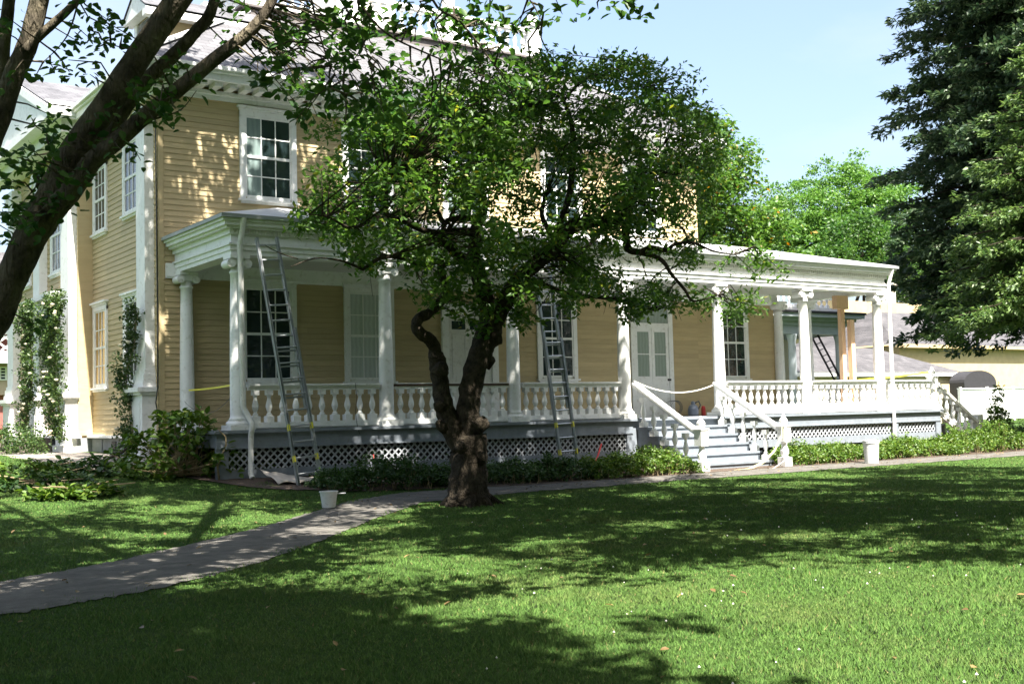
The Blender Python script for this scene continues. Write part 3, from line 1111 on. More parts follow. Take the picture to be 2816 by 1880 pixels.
# railings
def rail(a, b, n, name='railing', brown=False, z=DZ):
    a = np.array(a, float)
    b = np.array(b, float)
    mb = MB()
    up_ = (0, 0, 1)
    L = lambda zz: (a + (0, 0, zz), b + (0, 0, zz))
    mb.bar(*L(.085), .2, .11)
    mb.bar(*L(.02), .1, .03)
    if not brown:
        mb.bar(*L(.80), .13, .06)
        mb.bar(*L(.845), .19, .032)
        mb.bar(*L(.877), .235, .034)
    else:
        mb.bar(*L(.80), .13, .06)
    o = mb.build(name, M['white'], house)
    if brown:
        MB().bar(a + (0, 0, .85), b + (0, 0, .85), .17, .045).build('bare_rail_core', M['brownwood'], o)
        MB().bar(a + (0, .03, .888), b + (0, .03, .888), .2, .02).build('rail_cap', M['cream'], o)
    d = (b - a)
    balusters(o, [a + d * (i + .5) / n + (0, 0, .14) for i in range(n)], 'baluster', 0.635)
    return o


rail((8.95, YF, DZ), (11.82, YF, DZ), 10)
rail((12.22, YF, DZ), (15.1, YF, DZ), 11, brown=True)
rail((15.49, YF, DZ), (18.37, YF, DZ), 11)
rail((21.96, YF, DZ), (24.83, YF, DZ), 11)
rail((25.22, YF, DZ), (27.96, YF, DZ), 11)
rail((28.35, YF, DZ), (30.45, YF, DZ), 8)
rail((28.15, 22.3, DZ), (28.15, 24.3, DZ), 7)


def newel(x, y, z, h=1.05):
    mb = MB()
    mb.box(x - .12, x + .12, y - .12, y + .12, z, z + .26)
    mb.lathe([(.1, .26), (.07, .29), (.1, .34), (.105, .42), (.07, .5), (.06, .58), (.085, .6), (.06, .62)], (x, y, z), 16)
    mb.box(x - .115, x + .115, y - .115, y + .115, z + .62, z + .98)
    mb.box(x - .135, x + .135, y - .135, y + .135, z + .98, z + 1.01)
    mb.lathe([(.11, 1.01), (.06, 1.04), (.09, 1.07), (.1, 1.13), (.07, 1.19), (.035, 1.21), (.045, 1.24), (.02, 1.28), (.0, 1.29)], (x, y, z), 16)
    return mb


newel(30.6, YF, DZ, 0).build('newel_post', M['white'], house)
# front steps
s = MB()
SX0, SX1 = 18.85, 21.35
NR = 6
RIS = DZ / NR
for i in range(1, NR):
    z = DZ - i * RIS
    yf = 21.8 - (i - 1) * .36 - .36
    s.box(SX0 - .12, SX1 + .12, yf - .03, yf + .36, z - .05, z)
    s.box(SX0, SX1, yf + .002, yf + .03, z - RIS, z - .05)
st_o = s.build('front_steps', M['grey'], house)
for X0 in (SX0 - .08, SX1 + .02):
    sk = MB()
    poly = []
    top = []
    for i in range(1, NR):
        z = DZ - i * RIS - .051
        yf = 21.8 - (i - 1) * .36 - .36
        top += [(yf + .36, z), (yf, z)]
    low = [(19.98, 0.02), (20.2, 0.02), (21.85, 0.62), (21.85, DZ - .3)]
    poly = [(21.85, DZ - RIS - .051)] + top[0:] + low[:2] + low[2:3]
    sk.prism(poly, lambda a, b, X=X0: (X, a, b), lambda a, b, X=X0: (X + .06, a, b))
    sk.build('stringer', M['grey'], st_o)
for nxp in (SX0 - .1, SX1 + .1):
    newel(nxp, 19.6, 0.03).build('newel_post', M['white'], st_o)
    hr = MB()
    a = np.array((nxp, 21.85, DZ + .84))
    b = np.array((nxp, 19.65, .93))
    hr.bar(a, b, .2, .05)
    hr.bar(a - (0, 0, .05), b - (0, 0, .05), .13, .06)
    hr.build('stair_handrail', M['white'], st_o)
    bp = []
    for i in range(1, NR):
        yy = 21.8 - (i - 1) * .36 - .2
        bp.append((nxp + (0.04 if nxp < 20 else -.04), yy, DZ - i * RIS + .002))
    balusters(st_o, bp, 'stair_baluster', 0.72)
# end steps of the deck (right)
s2 = MB()
for i in range(1, 7):
    z = DZ - i * RIS
    xf = XE + (i - 1) * .3
    s2.box(xf, xf + .3, 22.1, 24.0, max(z - RIS, 0) if False else z - .05, z)
    s2.box(xf, xf + .03, 22.1, 24.0, z, z + RIS - .05)
es = s2.build('end_steps', M['grey'], house)
hr = MB()
hr.bar((30.65, 22.0, DZ + .86), (32.7, 22.0, .85), .19, .08)
hr.box(32.65, 32.9, 21.88, 22.12, .05, 1.1)
hr.prism([(30.75, DZ - .1), (32.6, .1), (32.6, .35), (30.75, DZ + .1)], lambda a, b: (a, 21.98, b), lambda a, b: (a, 22.04, b))
hr.build('end_handrail', M['cream'], es)
balusters(es, [(30.95 + i * .3, 22.0, DZ - .1 - i * .19) for i in range(6)], 'end_baluster', 0.72)
# downspouts
ds = MB()
ds.tube([(8.72, 21.55, 5.40), (8.72, 21.62, 5.2), (8.7, 21.72, 4.9), (8.72, 21.74, 4.4), (8.74, 21.74, 1.75), (8.80, 21.74, 1.62), (8.86, 21.6, 1.42), (8.86, 21.60, 1.30), (8.86, 21.66, 1.2), (8.86, 21.70, .45), (8.86, 21.6, .36)], .055, 10, cap=False)
ds.build('downspout', M['cream'], house, smooth=True)
ds = MB()
ds.tube([(28.40, 21.58, 5.38), (28.38, 21.72, 4.95), (28.38, 21.74, .5)], .055, 10, cap=False)
ds.build('downspout', M['white'], house, smooth=True)
MB().tube([(8.12, 24.98, 8.4), (8.14, 24.98, 4.0), (8.13, 24.97, 2.2), (8.08, 24.95, 1.9), (8.16, 24.96, 1.5), (8.17, 24.95, .9)], .014, 6).build('cable', M['cable'], house)
# ------------------------------------------------------------------ foliage helpers
def unit(v):
    return v / np.maximum(np.linalg.norm(v, axis=-1, keepdims=True), 1e-9)


def leaf_arrays(C, size, aspect=0.5, up=0.5, hexa=False, var=0.3, droop=0.3, axis=None):
    n = len(C)
    nrm = RNG.normal(0, 1, (n, 3))
    nrm[:, 2] = np.abs(nrm[:, 2]) + up
    nrm = unit(nrm)
    ax = RNG.normal(0, 1, (n, 3)) if axis is None else axis + RNG.normal(0, .5, (n, 3))
    ax[:, 2] -= droop
    ax = unit(ax - nrm * np.sum(ax * nrm, 1, keepdims=True))
    sd = np.cross(nrm, ax)
    L = (size * (1 + RNG.uniform(-var, var, n)))[:, None]
    Wd = L * aspect
    if hexa:
        fold = nrm * (Wd * 0.18)
        V = np.stack([C, C + ax * L * .30 + sd * Wd * .46 + fold, C + ax * L * .66 + sd * Wd * .40 + fold, C + ax * L, C + ax * L * .66 - sd * Wd * .40 + fold, C + ax * L * .30 - sd * Wd * .46 + fold], 1)
        loops = np.array([0, 1, 2, 3, 0, 3, 4, 5])
        per = 6
        fl = 4
    else:
        fold = nrm * (Wd * 0.15)
        V = np.stack([C, C + ax * L * .45 + sd * Wd * .5 + fold, C + ax * L, C + ax * L * .45 - sd * Wd * .5 + fold], 1)
        loops = np.array([0, 1, 2, 0, 2, 3])
        per = 4
        fl = 3
    idx = (np.arange(n)[:, None] * per + loops[None, :]).ravel()
    return V.reshape(-1, 3), idx, fl


def mesh_np(name, V, idx, fl, mat, parent=None, origin=None, smooth=False, **props):
    o = np.array(origin, float) if origin is not None else (world_loc(parent) if parent else np.zeros(3))
    me = bpy.data.meshes.new(name)
    me.vertices.add(len(V))
    me.vertices.foreach_set('co', (V - o).astype(np.float32).ravel())
    nf = len(idx) // fl
    me.loops.add(len(idx))
    me.loops.foreach_set('vertex_index', idx.astype(np.int32))
    me.polygons.add(nf)
    me.polygons.foreach_set('loop_start', (np.arange(nf) * fl).astype(np.int32))
    me.update(calc_edges=True)
    return link(name, me, mat, parent, o, False, fixn=False, **props)


def scatter(centers, radii, n_each, flat=1.0, power=0.6):
    out = []
    for c, r, n in zip(centers, radii, n_each):
        d = unit(RNG.normal(0, 1, (n, 3)))
        q = (RNG.uniform(0, 1, n) ** power)[:, None]
        p = d * q * r
        p[:, 2] *= flat
        out.append(np.array(c) + p)
    return np.concatenate(out) if out else np.zeros((0, 3))


def twigs(mb, cents, nodes, r0=.018, n=3, frac=1.0, maxd=4.0):
    nodes = np.array(nodes)
    for c in cents:
        if random.random() > frac:
            continue
        d = np.linalg.norm(nodes - c, axis=1)
        a = nodes[int(np.argmin(d))]
        L = float(d.min())
        if L > maxd or L < .05:
            continue
        m = (a + c) / 2 + np.array([random.uniform(-.12, .12), random.uniform(-.12, .12), random.uniform(0, .16)]) * L
        mb.tube([a, m, c], [r0, r0 * .7, r0 * .3], n, cap=False)


def dense(path, k=6):
    out = []
    for i in range(len(path) - 1):
        for t in range(k):
            out.append(np.array(path[i]) * (1 - t / k) + np.array(path[i + 1]) * (t / k))
    out.append(np.array(path[-1]))
    return out


def smoothpath(pts, rs, k=5):
    P = [np.array(p, float) for p in pts]
    n = len(P)
    op, orr = [], []
    for i in range(n - 1):
        p0, p1, p2, p3 = P[max(i - 1, 0)], P[i], P[i + 1], P[min(i + 2, n - 1)]
        for j in range(k):
            t = j / k
            op.append(0.5 * ((2 * p1) + (-p0 + p2) * t + (2 * p0 - 5 * p1 + 4 * p2 - p3) * t * t + (-p0 + 3 * p1 - 3 * p2 + p3) * t ** 3))
            orr.append(rs[i] * (1 - t) + rs[i + 1] * t)
    op.append(P[-1])
    orr.append(rs[-1])
    return op, orr


def inframe(p, m=40):
    q = np.array(p) - CAMP
    zz = q @ CF
    if zz < .3:
        return False
    x = PCX + F * (q @ CR) / zz
    y = PCY - F * (q @ CU) / zz
    return -m < x < 2816 + m and -m < y < 1880


# ------------------------------------------------------------------ twisted old tree in front of the porch
tb = np.array((10.42, 16.35, float(ground(10.42, 16.35))))
apple = thing('apple_tree', 'gnarled old fruit tree with forked twisting trunk in front of the porch', 'tree', tb)
Yt = 16.35


def ap(x, y, dy=0.0):
    return atY(x, y, Yt + dy)


limbs = []


def limb(pp, rs, k=4):
    # pp: list of (px, py, dY)
    P = [ap(*q) for q in pp]
    if not hasattr(rs, '__len__'):
        rs = [rs] * len(P)
    if len(rs) == 2:
        rs = list(np.linspace(rs[0], rs[1], len(P)))
    limbs.append(smoothpath(P, rs, k))


# trunk + stems
limb([(1288, 1405, 0), (1288, 1375, 0), (1287, 1340, 0), (1288, 1290, 0), (1290, 1240, 0), (1287, 1195, 0)], [.42, .37, .32, .29, .285, .29])
limb([(1268, 1225, 0), (1243, 1180, .05), (1222, 1120, .1), (1211, 1050, .15), (1206, 1010, .15), (1199, 975, .1)], [.17, .165, .15, .135, .15, .125])
limb([(1198, 985, .1), (1194, 955, .1), (1180, 932, .05), (1157, 917, 0), (1145, 896, 0), (1153, 876, 0), (1181, 860, .05), (1203, 838, .1), (1222, 816, .2), (1230, 798, .25), (1221, 778, .25), (1214, 750, .2), (1210, 705, .1)],
     [.115, .1, .095, .092, .088, .085, .082, .08, .08, .075, .07, .065, .055])
limb([(1300, 1215, 0), (1288, 1150, -.05), (1291, 1090, -.1), (1305, 1020, -.15), (1325, 960, -.15), (1343, 915, -.1), (1357, 870, -.05)], [.20, .19, .18, .185, .2, .2, .2])
limb([(1356, 890, -.05), (1342, 840, 0), (1322, 775, 0), (1304, 715, .1), (1307, 655, .1), (1314, 605, .1), (1330, 565, .1), (1322, 500, .2), (1340, 430, .3), (1330, 350, .3), (1355, 260, .3)], [.16, .15, .135, .115, .10, .085, .075, .06, .045, .03, .015])
limb([(1360, 880, -.05), (1395, 815, -.2), (1440, 755, -.35), (1490, 712, -.4), (1530, 672, -.4), (1560, 632, -.4), (1608, 614, -.4), (1664, 607, -.4), (1712, 597, -.4), (1738, 562, -.5), (1752, 500, -.6)], [.16, .145, .13, .125, .12, .125, .11, .085, .075, .055, .03])
limb([(1714, 600, -.4), (1722, 650, -.4), (1728, 684, -.4), (1757, 693, -.5), (1791, 680, -.6), (1832, 688, -.7), (1857, 671, -.8), (1907, 668, -.9), (1960, 690, -1.0), (2020, 700, -1.1)], [.07, .065, .07, .055, .045, .04, .032, .025, .018, .01])
limb([(1758, 694, -.5), (1800, 705, -.6), (1826, 722, -.7), (1845, 752, -.7), (1882, 795, -.8), (1908, 828, -.8), (1975, 812, -.8)], [.05, .042, .038, .033, .028, .02, .008])
limb([(1745, 545, -.5), (1775, 566, -.5), (1843, 606, -.5), (1880, 632, -.5), (1890, 660, -.5)], [.04, .033, .028, .02, .01])
limb([(1531, 690, -.4), (1512, 640, -.3), (1490, 590, -.2), (1500, 540, -.1)], [.06, .05, .04, .03])
limb([(1303, 722, .1), (1259, 700, -.2), (1230, 672, -.4), (1200, 661, -.5), (1143, 681, -.7), (1085, 702, -.9), (1040, 712, -1.0), (998, 741, -1.1)], [.09, .08, .07, .06, .045, .035, .03, .022])
limb([(998, 741, -1.1), (960, 724, -1.2), (925, 714, -1.2), (866, 710, -1.3), (800, 733, -1.4)], [.022, .02, .016, .012, .006])
limb([(820, 712, -1.3), (770, 696, -1.3), (728, 674, -1.3)], [.01, .008, .004])
limb([(1308, 640, .1), (1252, 636, -.1), (1204, 641, -.3), (1150, 628, -.5), (1110, 606, -.7), (1066, 596, -.9), (1062, 540, -.9), (1068, 500, -.9)], [.075, .065, .055, .045, .04, .035, .03, .02])
limb([(1066, 598, -.9), (1000, 618, -1.1), (960, 625, -1.2), (900, 596, -1.3), (850, 590, -1.4)], [.03, .025, .02, .014, .008])
limb([(1313, 600, .1), (1252, 601, .2), (1222, 617, .2), (1222, 660, .1)], [.06, .05, .045, .05])
limb([(1222, 616, .2), (1200, 570, .4), (1185, 500, .6), (1195, 430, .7)], [.04, .035, .025, .012])
limb([(1210, 712, .1), (1178, 727, -.2), (1145, 724, -.4), (1112, 711, -.6), (1060, 705, -.8)], [.05, .045, .04, .032, .02])
limb([(1215, 730, .15), (1260, 722, .3), (1300, 738, .2)], [.04, .035, .03])
limb([(1345, 845, 0), (1395, 812, .3), (1470, 778, .5), (1572, 810, .5), (1664, 818, .4), (1750, 836, .3), (1800, 855, .3)], [.07, .06, .05, .045, .04, .03, .012])
limb([(1500, 715, -.4), (1560, 560, .2), (1574, 470, .3), (1580, 405, .3), (1569, 325, .3), (1548, 265, .3), (1560, 205, .3)], [.07, .06, .055, .05, .04, .03, .012])
limb([(1553, 275, .3), (1602, 222, .2), (1664, 209, .1), (1718, 222, 0), (1790, 240, 0)], [.03, .027, .022, .016, .008])
limb([(1583, 411, .3), (1640, 395, .1), (1698, 407, 0), (1770, 427, -.1), (1860, 460, -.2)], [.04, .034, .03, .022, .01])
limb([(1335, 460, .3), (1392, 385, .2), (1398, 345, .1), (1436, 297, 0), (1450, 230, 0)], [.045, .035, .03, .02, .01])
limb([(1320, 520, .2), (1260, 460, .4), (1190, 420, .6), (1120, 350, .8), (1030, 330, .9)], [.05, .04, .03, .02, .01])
limb([(1325, 500, .2), (1420, 470, .8), (1480, 380, 1.2), (1490, 300, 1.4)], [.05, .04, .03, .012])
limb([(1490, 710, -.4), (1600, 690, .8), (1720, 560, 1.4), (1820, 480, 1.6)], [.06, .045, .035, .012])

mb = MB()
nodes = []
for P, R_ in limbs:
    R_ = [r * 1.02 for r in R_]
    mb.tube(P, R_, 12 if max(R_) > .1 else (7 if max(R_) > .04 else 5), jit=.10 if max(R_) > .1 else .06)
    nodes += list(P)
# root flare, burls and pruning scars
for a in range(8):
    th = a * .785 + .3
    rr = .44 + .2 * random.random()
    g = tb + np.array((math.cos(th) * rr, math.sin(th) * rr, -.05))
    mb.tube([tb + np.array((math.cos(th) * .1, math.sin(th) * .1, .62)), tb + np.array((math.cos(th) * .2, math.sin(th) * .2, .16)), g], [.12, .12, .05], 8, jit=.12)
for (xa, ya, xb, yb_, dy, ra_, rb_) in ((1340, 935, 1374, 928, -.2, .15, .11), (1300, 1180, 1336, 1158, -.14, .17, .10), (1215, 1120, 1198, 1108, .02, .10, .05), (1225, 1180, 1204, 1160, .04, .09, .05), (1310, 1260, 1330, 1250, -.2, .16, .1), (1270, 1225, 1262, 1240, -.22, .12, .07), (1335, 1000, 1356, 985, -.2, .12, .06), (1205, 1030, 1220, 1000, -.05, .13, .09)):
    A_, B_ = ap(xa, ya, dy), ap(xb, yb_, dy - .03)
    mb.tube([A_, A_ * .5 + B_ * .5, B_, B_ + (B_ - A_) * .12], [ra_, (ra_ + rb_) / 2 + .015, rb_, rb_ * .35], 9, jit=.14)
mb.build('trunk', M['bark'], apple, smooth=True)

ELL = [  # px, py, rx, ry, clusters, depth spread
    (1500, 300, 330, 130, 150, 1.5), (1260, 290, 240, 120, 72, 1.3), (1760, 400, 220, 150, 105, 1.2), (1180, 430, 250, 130, 62, 1.3), (1500, 520, 430, 150, 185, 1.7),
    (930, 520, 110, 90, 24, .7), (960, 615, 190, 42, 34, .7), (1790, 600, 190, 110, 62, 1.1), (1440, 735, 190, 80, 60, 1.0), (1260, 800, 120, 55, 20, .6),
    (1640, 800, 210, 50, 44, .8), (1980, 690, 120, 45, 14, .5), (1775, 845, 70, 42, 13, .5), (2050, 850, 45, 40, 9, .4), (1900, 820, 60, 40, 8, .4), (1110, 690, 220, 50, 26, .8), (2080, 735, 70, 25, 6, .3),
    (1950, 420, 70, 120, 26, .8), (1680, 190, 120, 40, 22, .8), (1850, 250, 60, 60, 8, .6), (1000, 370, 120, 60, 26, .9), (1380, 870, 110, 40, 14, .5), (1500, 170, 60, 30, 8, .5)]
cents = []
for (x, y, rx, ry, n, sp) in ELL:
    for _ in range(int(n * .84)):
        a = random.uniform(0, 2 * math.pi)
        q = math.sqrt(random.random())
        cents.append(ap(x + rx * q * math.cos(a), y + ry * q * math.sin(a), random.gauss(-.1, sp)))
cents = np.array(cents)
tm = MB()
twigs(tm, cents, nodes, .016, 3, 1.0, 3.0)
for _ in range(130):   # bare hanging twigs
    c = cents[random.randrange(len(cents))]
    e_ = c + np.array([random.uniform(-.4, .4), random.uniform(-.4, .4), random.uniform(-.5, .1)])
    tm.tube([c, (c + e_) / 2 + np.array([0, 0, .06]), e_], [.007, .005, .003], 3, cap=False)
tm.build('twigs', M['bark'], apple)
rr = RNG.uniform(.22, .42, len(cents))
C_ = scatter(cents, rr, (rr * 165).astype(int), .75, .55)
V, idx, fl = leaf_arrays(C_, .12, .44, .5, droop=.35)
mesh_np('crown', V, idx, fl, M['leaf_apple'], apple)

# ------------------------------------------------------------------ big leaning tree at the left edge
fb = CAMP + ray(-400, 1720) * 8.8
fb[2] = float(ground(fb[0], fb[1]))
lean = thing('leaning_tree', 'tall leaning shade tree with thick mottled grey limbs at the left edge', 'tree', fb)
mb = MB()
FD = 8.8
PXM = F / FD
fl_nodes = []


def fl_limb(pp, rpx, dep=FD, n=14, jit=.05):
    P = [atD(x, y, dep if not hasattr(dep, '__len__') else dep[i]) for i, (x, y) in enumerate(pp)]
    P, R_ = smoothpath(P, [r * .82 / PXM for r in rpx], 5)
    mb.tube(P, R_, n, jit=jit)
    fl_nodes.extend(P)
    return P


mp_ = [(-60, 960), (0, 850), (20, 791), (62, 700), (85, 648), (116, 597), (150, 530), (175, 469), (230, 380), (285, 300), (386, 150), (489, 0), (560, -110), (640, -260), (700, -420)]
P0 = [fb + np.array((0, 0, -.2)), atD(-330, 1560, FD), atD(-180, 1230, FD)]
P = P0 + [atD(x, y, FD) for x, y in mp_]
R_ = [.30, .22, .18] + [r / PXM for r in (56, 53, 53, 54, 54, 60, 53, 50, 48, 46, 44, 42, 38, 32, 22)]
P, R_ = smoothpath(P, [r * .80 for r in R_], 5)
mb.tube(P, R_, 18, jit=.05)
fl_nodes += P
fl_limb([(140, 585), (200, 520), (245, 455), (262, 437), (330, 380), (400, 318), (478, 257), (590, 164), (680, 94), (738, 23), (770, -60), (830, -180), (960, -300)], [40, 36, 32, 31, 29, 27, 26, 23, 21, 18, 16, 13, 9], FD - .1)
fl_limb([(190, 480), (250, 440), (310, 350), (355, 281), (414, 211), (461, 168), (507, 122), (543, 82), (573, 47), (590, 0), (615, -80), (700, -220)], [34, 30, 27, 26, 25, 24, 22, 21, 20, 18, 15, 11], FD + .25)
fl_limb([(-260, 900), (-160, 640), (-60, 460), (0, 320), (35, 215), (80, 112), (108, 0), (125, -80), (120, -300)], [44, 42, 40, 37, 35, 33, 31, 28, 20], FD + .1)
fl_limb([(70, 140), (95, 112), (130, 80), (175, 40), (215, 0), (270, -60), (360, -160)], [18, 16, 15, 14, 13, 11, 7], FD + .05)
fl_limb([(-120, 560), (-40, 380), (0, 230), (10, 120), (25, 0), (30, -120)], [28, 26, 25, 24, 21, 15], FD + .6)
for (x0, y0, pts, r0) in ((1150, -200, [(1190, 0), (1265, 60), (1330, 140), (1400, 240), (1430, 300)], 5), (1000, -200, [(950, 0), (985, 70), (1010, 150), (1030, 240)], 4), (900, -160, [(985, 0), (1060, 90), (1180, 150), (1330, 210), (1410, 260)], 5),
                          (830, -180, [(850, -40), (870, 60), (900, 160), (950, 260)], 5), (1350, -220, [(1420, -60), (1470, 20), (1490, 60)], 4), (1000, -300, [(1300, -140), (1560, -40), (1700, -10)], 7), (140, 420, [(150, 450), (110, 500), (60, 560)], 6), (240, -100, [(200, 60), (170, 120), (120, 170)], 4),
                          (470, 70, [(420, 140), (330, 130), (280, 110)], 4), (380, 340, [(450, 320), (500, 300), (540, 250)], 4)):
    fl_limb([(x0, y0)] + pts, list(np.linspace(r0, 1.2, len(pts) + 1)), FD - .8 if x0 > 600 else FD, 5, 0)
for e3 in ((6.5, 12.5, 11.0), (9.0, 17.5, 13.0), (12.5, 15.0, 13.5), (10.0, 12.0, 14.0), (14.5, 17.5, 13.0), (3.0, 14.0, 12.0)):
    s3 = np.array(fl_nodes[60 if e3[0] > 5 else 55]) if False else atD(690, -400, FD)
    Q3, R3 = smoothpath([s3, s3 * .6 + np.array(e3) * .4 + (0, 0, 1.2), np.array(e3)], [.11, .09, .03], 5)
    mb.tube(Q3, R3, 7)
    fl_nodes += Q3
mb.build('trunk', M['bark2'], lean, smooth=True)
FE = [(760, 110, 60, 100, 16), (850, 150, 110, 140, 46), (1000, 200, 120, 120, 46), (1090, 260, 120, 70, 26), (960, 50, 120, 60, 24), (1140, 60, 120, 60, 20), (1260, 110, 90, 90, 22), (1370, 60, 110, 60, 24), (1330, 200, 80, 70, 14), (1430, 230, 60, 60, 10),
      (1470, 40, 20, 50, 5), (1530, 30, 30, 25, 4), (1640, 15, 60, 20, 5), (1750, 20, 40, 30, 6), (840, 270, 110, 60, 20), (1000, 310, 110, 40, 12), (1250, 300, 70, 60, 8), (700, 210, 35, 60, 6),
      (100, 410, 110, 70, 26), (70, 540, 80, 80, 26), (170, 500, 60, 70, 14), (30, 640, 40, 50, 8), (200, 190, 60, 40, 10), (290, 110, 50, 50, 10), (250, 50, 50, 40, 7), (200, 80, 30, 60, 5), (420, 250, 60, 50, 14), (450, 320, 60, 40, 12), (500, 200, 50, 40, 7),
      (640, 30, 40, 30, 6), (320, 400, 60, 30, 5), (380, 440, 25, 25, 3), (280, 300, 40, 40, 6), (120, 330, 50, 25, 5), (100, 205, 15, 15, 2), (530, 45, 10, 15, 1), (20, 60, 40, 60, 5), (90, 880, 25, 12, 2), (10, 240, 20, 30, 3), (630, 120, 30, 30, 3), (1490, 130, 30, 40, 3)]
cen = []
for (x, y, rx, ry, n) in FE:
    for _ in range(int(n * .58)):
        a = random.uniform(0, 2 * math.pi)
        q = math.sqrt(random.random())
        cen.append(atD(x + rx * q * math.cos(a), y + ry * q * math.sin(a), FD + random.gauss(-.2, .45)))
nvis = len(cen)
for k in range(1060):   # the rest of its crown, above and left of the view
    for tr_ in range(30):
        if k < 310:
            c = np.array([random.gauss(2.2, 3.2), random.gauss(8.6, 2.8), random.uniform(5.8, 12.5)])
        else:
            a, q = random.uniform(0, 6.283), math.sqrt(random.random())
            c = np.array([10.4 + 6.8 * q * math.cos(a), 15.9 + 6.2 * q * math.sin(a), random.uniform(10.2, 16.0)])
        if not inframe(c, 120):
            cen.append(c)
            break
cen = np.array(cen)
tm = MB()
twigs(tm, cen[:nvis], fl_nodes, .009, 4, .8, 1.4)
twigs(tm, cen[nvis:], fl_nodes, .03, 3, .6, 9)
tm.build('twigs', M['bark2'], lean)
C1 = scatter(cen[:nvis], RNG.uniform(.07, .17, nvis), RNG.integers(6, 15, nvis), .8, .5)
C2 = scatter(cen[nvis:], RNG.uniform(.4, .75, len(cen) - nvis), RNG.integers(45, 80, len(cen) - nvis), .6, .5)
V1, i1, f1 = leaf_arrays(C1, .076, .58, .6, hexa=True, droop=.5)
V2, i2, f2 = leaf_arrays(C2, .19, .6, 1.2, hexa=True)
V = np.concatenate([V1, V2])
idx = np.concatenate([i1, i2 + len(V1)])
mesh_np('crown', V, idx, 4, M['leaf_elm'], lean)


# ------------------------------------------------------------------ shade trees standing outside the picture on the sunny side
def shade_tree(name, label, base, cc, r, z0, z1, n, dens, size=.20, spread=1.0):
    b = np.array((base[0], base[1], float(ground(*base))))
    t = thing(name, label, 'tree', b)
    mb = MB()
    top = np.array((cc[0], cc[1], (z0 + z1) / 2))
    st_ = b + np.array((.3, .2, z0 * .62))
    P, R_ = smoothpath([b - (0, 0, .2), b + np.array((.1, -.1, z0 * .3)), st_], [.42, .34, .30], 4)
    mb.tube(P, R_, 10, jit=.06)
    nd = list(P)
    for a in range(9):
        th = a * 2.4
        q = random.uniform(.45, .8) * r
        e2 = np.array((cc[0] + math.cos(th) * q, cc[1] + math.sin(th) * q, random.uniform(z0 + 1, z1 - 1)))
        Q, RR = smoothpath([st_, (st_ + e2) / 2 + (0, 0, .6), e2], [.2, .11, .03], 4)
        mb.tube(Q, RR, 6)
        nd += Q
    mb.build('trunk', M['bark2'], t, smooth=True)
    ce = []
    while len(ce) < n:
        x, y = random.uniform(-1, 1), random.uniform(-1, 1)
        if x * x + y * y > 1:
            continue
        zz = random.random()
        k = 1 - .55 * max(0, zz - .35)
        c = np.array((cc[0] + x * r * k, cc[1] + y * r * k, z0 + (z1 - z0) * zz))
        if inframe(c, 110):
            continue
        ce.append(c)
    ce = np.array(ce)
    tm = MB()
    twigs(tm, ce, nd, .03, 3, .4, 9)
    tm.build('twigs', M['bark2'], t)
    C_ = scatter(ce, RNG.uniform(.4, .85, n) * spread, RNG.integers(int(dens * .7), int(dens * 1.3), n), .55, .5)
    V, i_, f_ = leaf_arrays(C_, size, .6, 1.2)
    mesh_np('crown', V, i_, f_, M['leaf_elm'], t)


shade_tree('shade_tree', 'broad shade tree on the lawn outside the right edge of the view', (19.5, 2.5), (14.6, 6.6), 5.2, 8.8, 14, 150, 80)
shade_tree('shade_tree', 'broad shade tree on the lawn just behind the viewer', (2.5, -3.5), (-0.2, 0.9), 4.2, 7.6, 14.0, 400, 100)
shade_tree('shade_tree', 'thin shade tree farther right of the view beside the lawn', (25.5, 1.0), (20.0, 6.6), 5.0, 8.8, 14.0, 135, 75)
shade_tree('shade_tree', 'small dense shade tree on the lawn just outside the right edge of the view', (14.5, 5.2), (10.2, 5.8), 4.6, 8.2, 13.0, 230, 95)


for lab_, bx, by, r_, zz0, zz1 in (('tall dense tree added to block skylight behind the viewer on the left', -13.0, -7.0, 7.0, 2.5, 17), ('tall dense tree added to block skylight straight behind the viewer', -2.0, -15.0, 7.5, 2.5, 19),
                                  ('tall dense tree added to block skylight behind the viewer on the right', 13.0, -15.0, 7.5, 2.5, 19), ('tall dense tree added to block skylight far off to the right of the viewer', 28.0, -12.0, 7.5, 2.5, 18), ('tall dense tree added to block skylight between the right lawn and the viewer', 27.0, -3.0, 5.5, 2.5, 16), ('tall dense tree added to block skylight farthest to the right beyond the lawn', 43.0, -6.0, 7.5, 2.5, 17)):
    shade_tree('sky_block_tree', lab_, (bx, by), (bx, by), r_ * 1.15, zz0 - 1.5, zz1 + 4, 420, 60, .5, 1.9)  # unseen trees added to cut the skylight reaching porch and lawn


